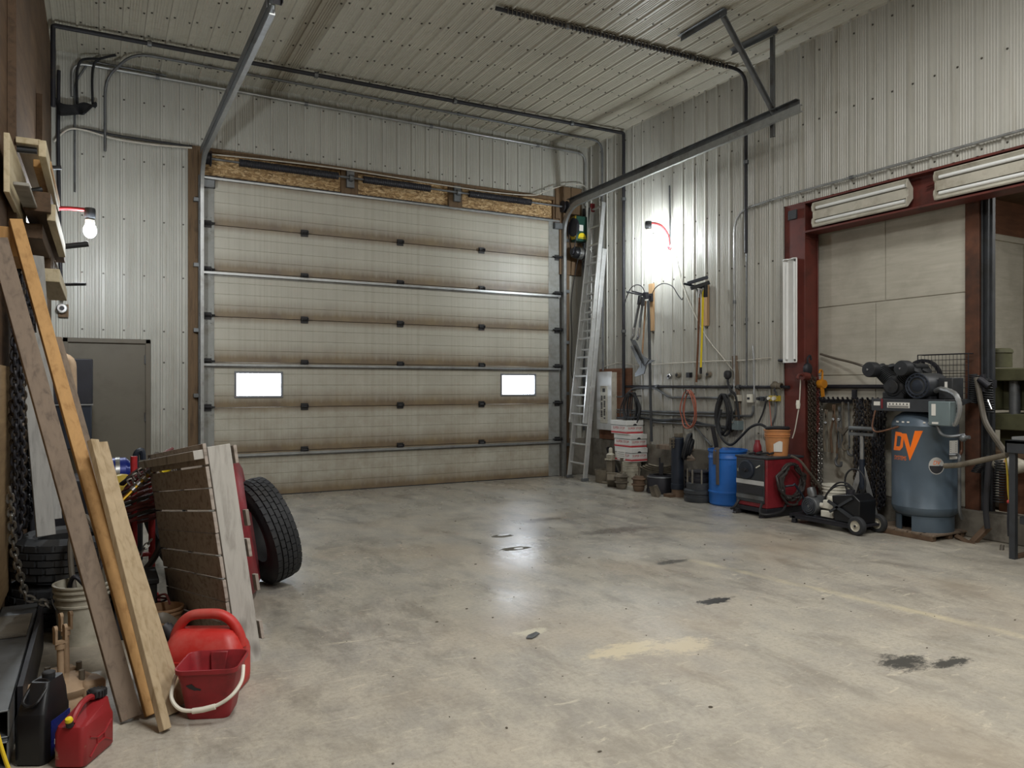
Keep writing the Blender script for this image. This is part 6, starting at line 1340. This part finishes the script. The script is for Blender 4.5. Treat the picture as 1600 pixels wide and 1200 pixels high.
stored('yellow-brown stub of timber near the bunch of chains',12,400,-.44,.5,.10,.16,'wood_or')
# red torch cart, torches, hoses
tc=TH('torch_cart','red steel torch cart frame behind the leaning lumber','cart',(.26,5.7,0))
for x in (.20,.31):
    m=MB(); m.tube([V((x,5.70,.03)),V((x,5.72,1.02))],.022,10); tc.p('upright',m,'red_paint')
m=MB(); m.tube([V((.20,5.70,.35)),V((.31,5.70,.35))],.016,8).tube([V((.20,5.71,.85)),V((.31,5.71,.85))],.016,8); tc.p('cross_bar',m,'red_paint')
m=MB(); m.bx(.19,.36,5.62,5.86,.02,.04); tc.p('deck',m,'red_paint')
m=MB(); m.chain([V((.12,5.62,.42)),V((.22,5.60,.36)),V((.31,5.66,.46))],.05,.032,.005); tc.p('safety_chain',m,'chain_br')
hc=TH('torch_hose','red and black torch hose coiled over the cart','hose',(.27,5.5,.6))
for i in range(12):
    m=MB(); z=.60+.034*i; cx_=.21+.007*i+random.uniform(-.02,.02); a_=.145+random.uniform(-.02,.025); tl=.03+.006*i
    m.tube([V((cx_+a_*math.cos(q),5.60+.11*math.sin(q),z+tl*math.cos(q)+random.uniform(-.004,.004)-.03*math.sin(q))) for q in [2*PI*k/26 for k in range(26)]],.011,7,True); hc.p('loop',m,('hose_red','hose_dk','hose_red')[i%3])
m=MB(); m.tube(sm([V((.36,5.5,.70)),V((.36,5.46,.50)),V((.28,5.4,.34)),V((.10,5.3,.20)),V((-.02,5.3,.16))],6),.02,8); hc.p('tail',m,'hose_dk')
t1=TH('cutting_torch','long brass cutting torch lying slantwise on the coiled hose','torch',(.2,5.35,.9)); a=P(178,795,Y=5.30);b=P(262,712,Y=5.42)
m=MB(); m.tube([a,b],.013,8); t1.p('tube',m,'brass'); m=MB(); d=(b-a)
for i in range(6):
    p=a+d*(.35+.1*i); m.tube(sm([p+V((-.02,0,.03)),p+V((-.035,-.01,.06)),p+V((-.01,-.01,.07)),p+V((.01,0,.02))],4),.006,6); m.cyl(p-d.normalized()*.012,p+d.normalized()*.012,.022,n=10)
t1.p('fittings',m,'chrome'); m=MB(); m.tube([b-d*.1,b+d*.04],.024,10); t1.p('handle',m,'brass')
t2=TH('cutting_torch','shorter torch wrapped with yellow tape and a red tip','torch',(.3,5.3,.9)); a=P(252,738,Y=5.30);b=P(280,716,Y=5.34); d=b-a
m=MB(); m.tube([a,b],.027,10); t2.p('grip',m,'yellow'); m=MB(); m.tube([b,b+d*.28],.020,10); t2.p('tip',m,'red_paint')
m=MB(); m.tube([P(263,715,Y=5.2),P(270,740,Y=5.2),P(272,748,Y=5.2),P(269,752,Y=5.2),P(277,757,Y=5.2),P(283,770,Y=5.2)],.006,6).tube([P(263,715,Y=5.2),P(273,735,Y=5.2),P(277,746,Y=5.2),P(281,752,Y=5.2)],.006,6); one(m,'flint_striker','bent wire flint striker hanging by the yellow-taped torch','striker','chrome')
# dark machinery behind
bm=TH('bench_grinder','shiny blue motor on a dark pedestal behind the leaning boards','machine',(.06,6.55,0))
m=MB(); m.bx(-.10,.18,6.42,6.70,.0,.70); bm.p('pedestal',m,'dkgrey',bevel=.01)
m=MB(); m.lathe([(0,0),(.09,0),(.12,.03),(.12,.25),(.09,.28),(0,.28)],(-.08,6.5,.83),(1,0,0),22); bm.p('motor',m,'blue_gloss')
m=MB(); m.lathe([(.10,0),(.125,.0),(.125,.03),(.10,.03)],(.10,6.5,.83),(1,0,0),22,closed=True); m.bx(.0,.05,6.36,6.40,.74,.8); bm.p('trim_ring',m,'chrome')
m=MB(); m.tube(sm([V((.24,6.5,.70)),V((.25,6.48,.85)),V((.24,6.46,.97)),V((.28,6.46,1.0)),V((.29,6.46,.93))],5),.022,8); bm.p('lever',m,'blue_dk')
m=MB(); m.lathe([(0,0),(.10,0),(.11,.02),(.10,.04),(0,.04)],P(190,765,Y=6.0),(.3,-1,.2),20); one(m,'mustard_flange','round mustard-coloured flange beside the blue motor','flange','yel_mustard')
m=MB(); m.bx(-.50,.32,7.15,7.75,0,.72); one(m,'filler_chest','added dark chest deepening the gloom before the man door','chest','blk',bevel=.015)  # dark filler box, added to stand in for the darkness here
hb=TH('heater_cabinet','black metal heater box hung on the wall before the man door','heater',(-.28,9.6,.92))
m=MB(); m.bx(-.515,-.075,9.55,9.95,1.30,1.80); hb.p('case',m,'blk',bevel=.01)
m=MB(); m.bx(-.515,-.085,9.56,9.94,.80,1.29); hb.p('lower_case',m,'blue_dk',bevel=.01)
m=MB(); m.bx(-.50,-.07,9.545,9.555,1.285,1.30); hb.p('bright_edge',m,'galv')
fp=run('beige insulated pipe elbowing beside the black heater box',[(-.50,9.1,1.80),P(112,558,Y=9.1),P(114,640,Y=9.1)],.045,'rigid_tan',.1)
# small pail and strap in front of the cart
sp2=bucket('bucket','small tan pail wedged between the boards and the fuel can','bucket',(.33,4.86,0),.085,.10,.20,'ply_tan',False,(.85,),rot=0)
m=MB(); m.tube(sm([V((.30,4.66,.03)),V((.24,4.60,.16)),V((.30,4.56,.22)),V((.38,4.62,.14)),V((.40,4.66,.04))],6),.03,8,flat=.3); one(m,'webbing_strap','olive webbing strap looped behind the fuel can','strap','hose_gr')
m=MB(); m.tube(sm([V((.30,5.30,.10)),V((.36,5.10,.18)),V((.30,4.98,.23)),V((.34,4.90,.26)),V((.36,4.86,.21))],6),.007,6); one(m,'thin_cord','reddish cord trailing into the small tan pail','cord','hose_red')
# ------------------------------------------------------------------ crumbs and scraps on the floor
m=MB(); rs=random.Random(3)
for i in range(170):
    x=rs.uniform(.9,6.2);y=rs.uniform(2.4,9.6); s_=rs.uniform(.002,.008)
    if rs.random()<.4: s_*=.6
    m.sph((x,y,s_*.3),s_,(rs.uniform(.6,2.2),rs.uniform(.6,1.6),.45),6,4)
o=m.make('floor_crumbs','debris'); tag(o,'scattered crumbs of dirt on the concrete floor','crumbs',None,'stuff')
m=MB(); p=P(832,996,z=0); m.poly([p+V((-.05,-.01,.004)),p+V((-.02,-.03,.004)),p+V((.05,.0,.012)),p+V((.04,.025,.016)),p+V((-.02,.02,.006))],(0,0,.006)); one(m,'metal_scrap','small bright metal scrap lying on the open floor','scrap','galv_dk')

for i,(px,py,sx,sy,lab) in enumerate(((787,836,.075,.022,'bright white smear of ice melting furthest out on the open floor'),(810,857,.05,.022,'smaller white bit of ice in the dark puddle nearer the camera'))):
    p=P(px,py,z=0); m=MB(); rs=random.Random(i+5); n=14
    ring=[p+V((sx*math.cos(a)*rs.uniform(.7,1.2),sy*math.sin(a)*rs.uniform(.7,1.3),.001)) for a in [2*PI*q/n for q in range(n)]]
    top=[p+(q-p)*.6+V((0,0,.006)) for q in ring]
    m._add(ring+top,[(k,(k+1)%n,n+(k+1)%n,n+k) for k in range(n)]+[tuple(n+k for k in range(n))]); one(m,'ice_chip',lab,'ice','ice')
m=MB(); m.bx(.075,.30,4.98,5.30,.0,.34).bx(.065,.31,4.97,5.31,.31,.345); one(m,'filler_crate','added black crate darkening the shaded gap behind the leaning boards','crate','blk_rub',bevel=.008)  # added black filler; makes up for the missing shade behind the boards

# ================================================================== LIGHT AND CAMERA
def area(name,loc,tgt,sx,sy,power,col=(1,1,1)):
    l=bpy.data.lights.new(name,'AREA'); l.shape='RECTANGLE'; l.size=sx; l.size_y=sy; l.energy=power; l.color=col
    o=bpy.data.objects.new(name,l); COL.objects.link(o); o.location=loc
    o.rotation_euler=(V(tgt)-V(loc)).to_track_quat('-Z','Y').to_euler(); return o
area('fluorescent_ceiling_lamp',(1.5,1.6,5.45),(1.7,2.2,0),.4,2.4,205,(1,.99,.965))
area('fluorescent_ceiling_lamp',(5.0,2.9,5.45),(4.9,3.1,0),.3,2.4,92,(1,.99,.965))
area('fluorescent_ceiling_lamp',(3.2,-2.2,5.45),(3.2,.2,0),2.4,.5,115,(1,.99,.965))
area('bay_fill_light',(9.2,2.6,3.85),(9.2,3.2,0),2.4,.3,60,(1,.985,.95))  # added fill light, no fixture behind it; keeps the bay from going black
w=bpy.data.worlds.new('World'); S.world=w; w.use_nodes=True
w.node_tree.nodes['Background'].inputs[0].default_value=(.6,.75,1,1); w.node_tree.nodes['Background'].inputs[1].default_value=1.0
cam=bpy.data.cameras.new('Camera'); co=bpy.data.objects.new('Camera',cam); COL.objects.link(co); S.camera=co
co.location=(0,0,CH); co.rotation_euler=(PI/2,0,-math.atan2(SA,CA)); cam.sensor_width=36; cam.lens=36*F/1600; cam.shift_y=(HZ-600)/1600
cam.clip_start=.02; cam.clip_end=60
S.view_settings.view_transform='Standard'; S.view_settings.look='None'; S.view_settings.gamma=1; S.view_settings.use_curve_mapping=False
S.view_settings.exposure=0.14
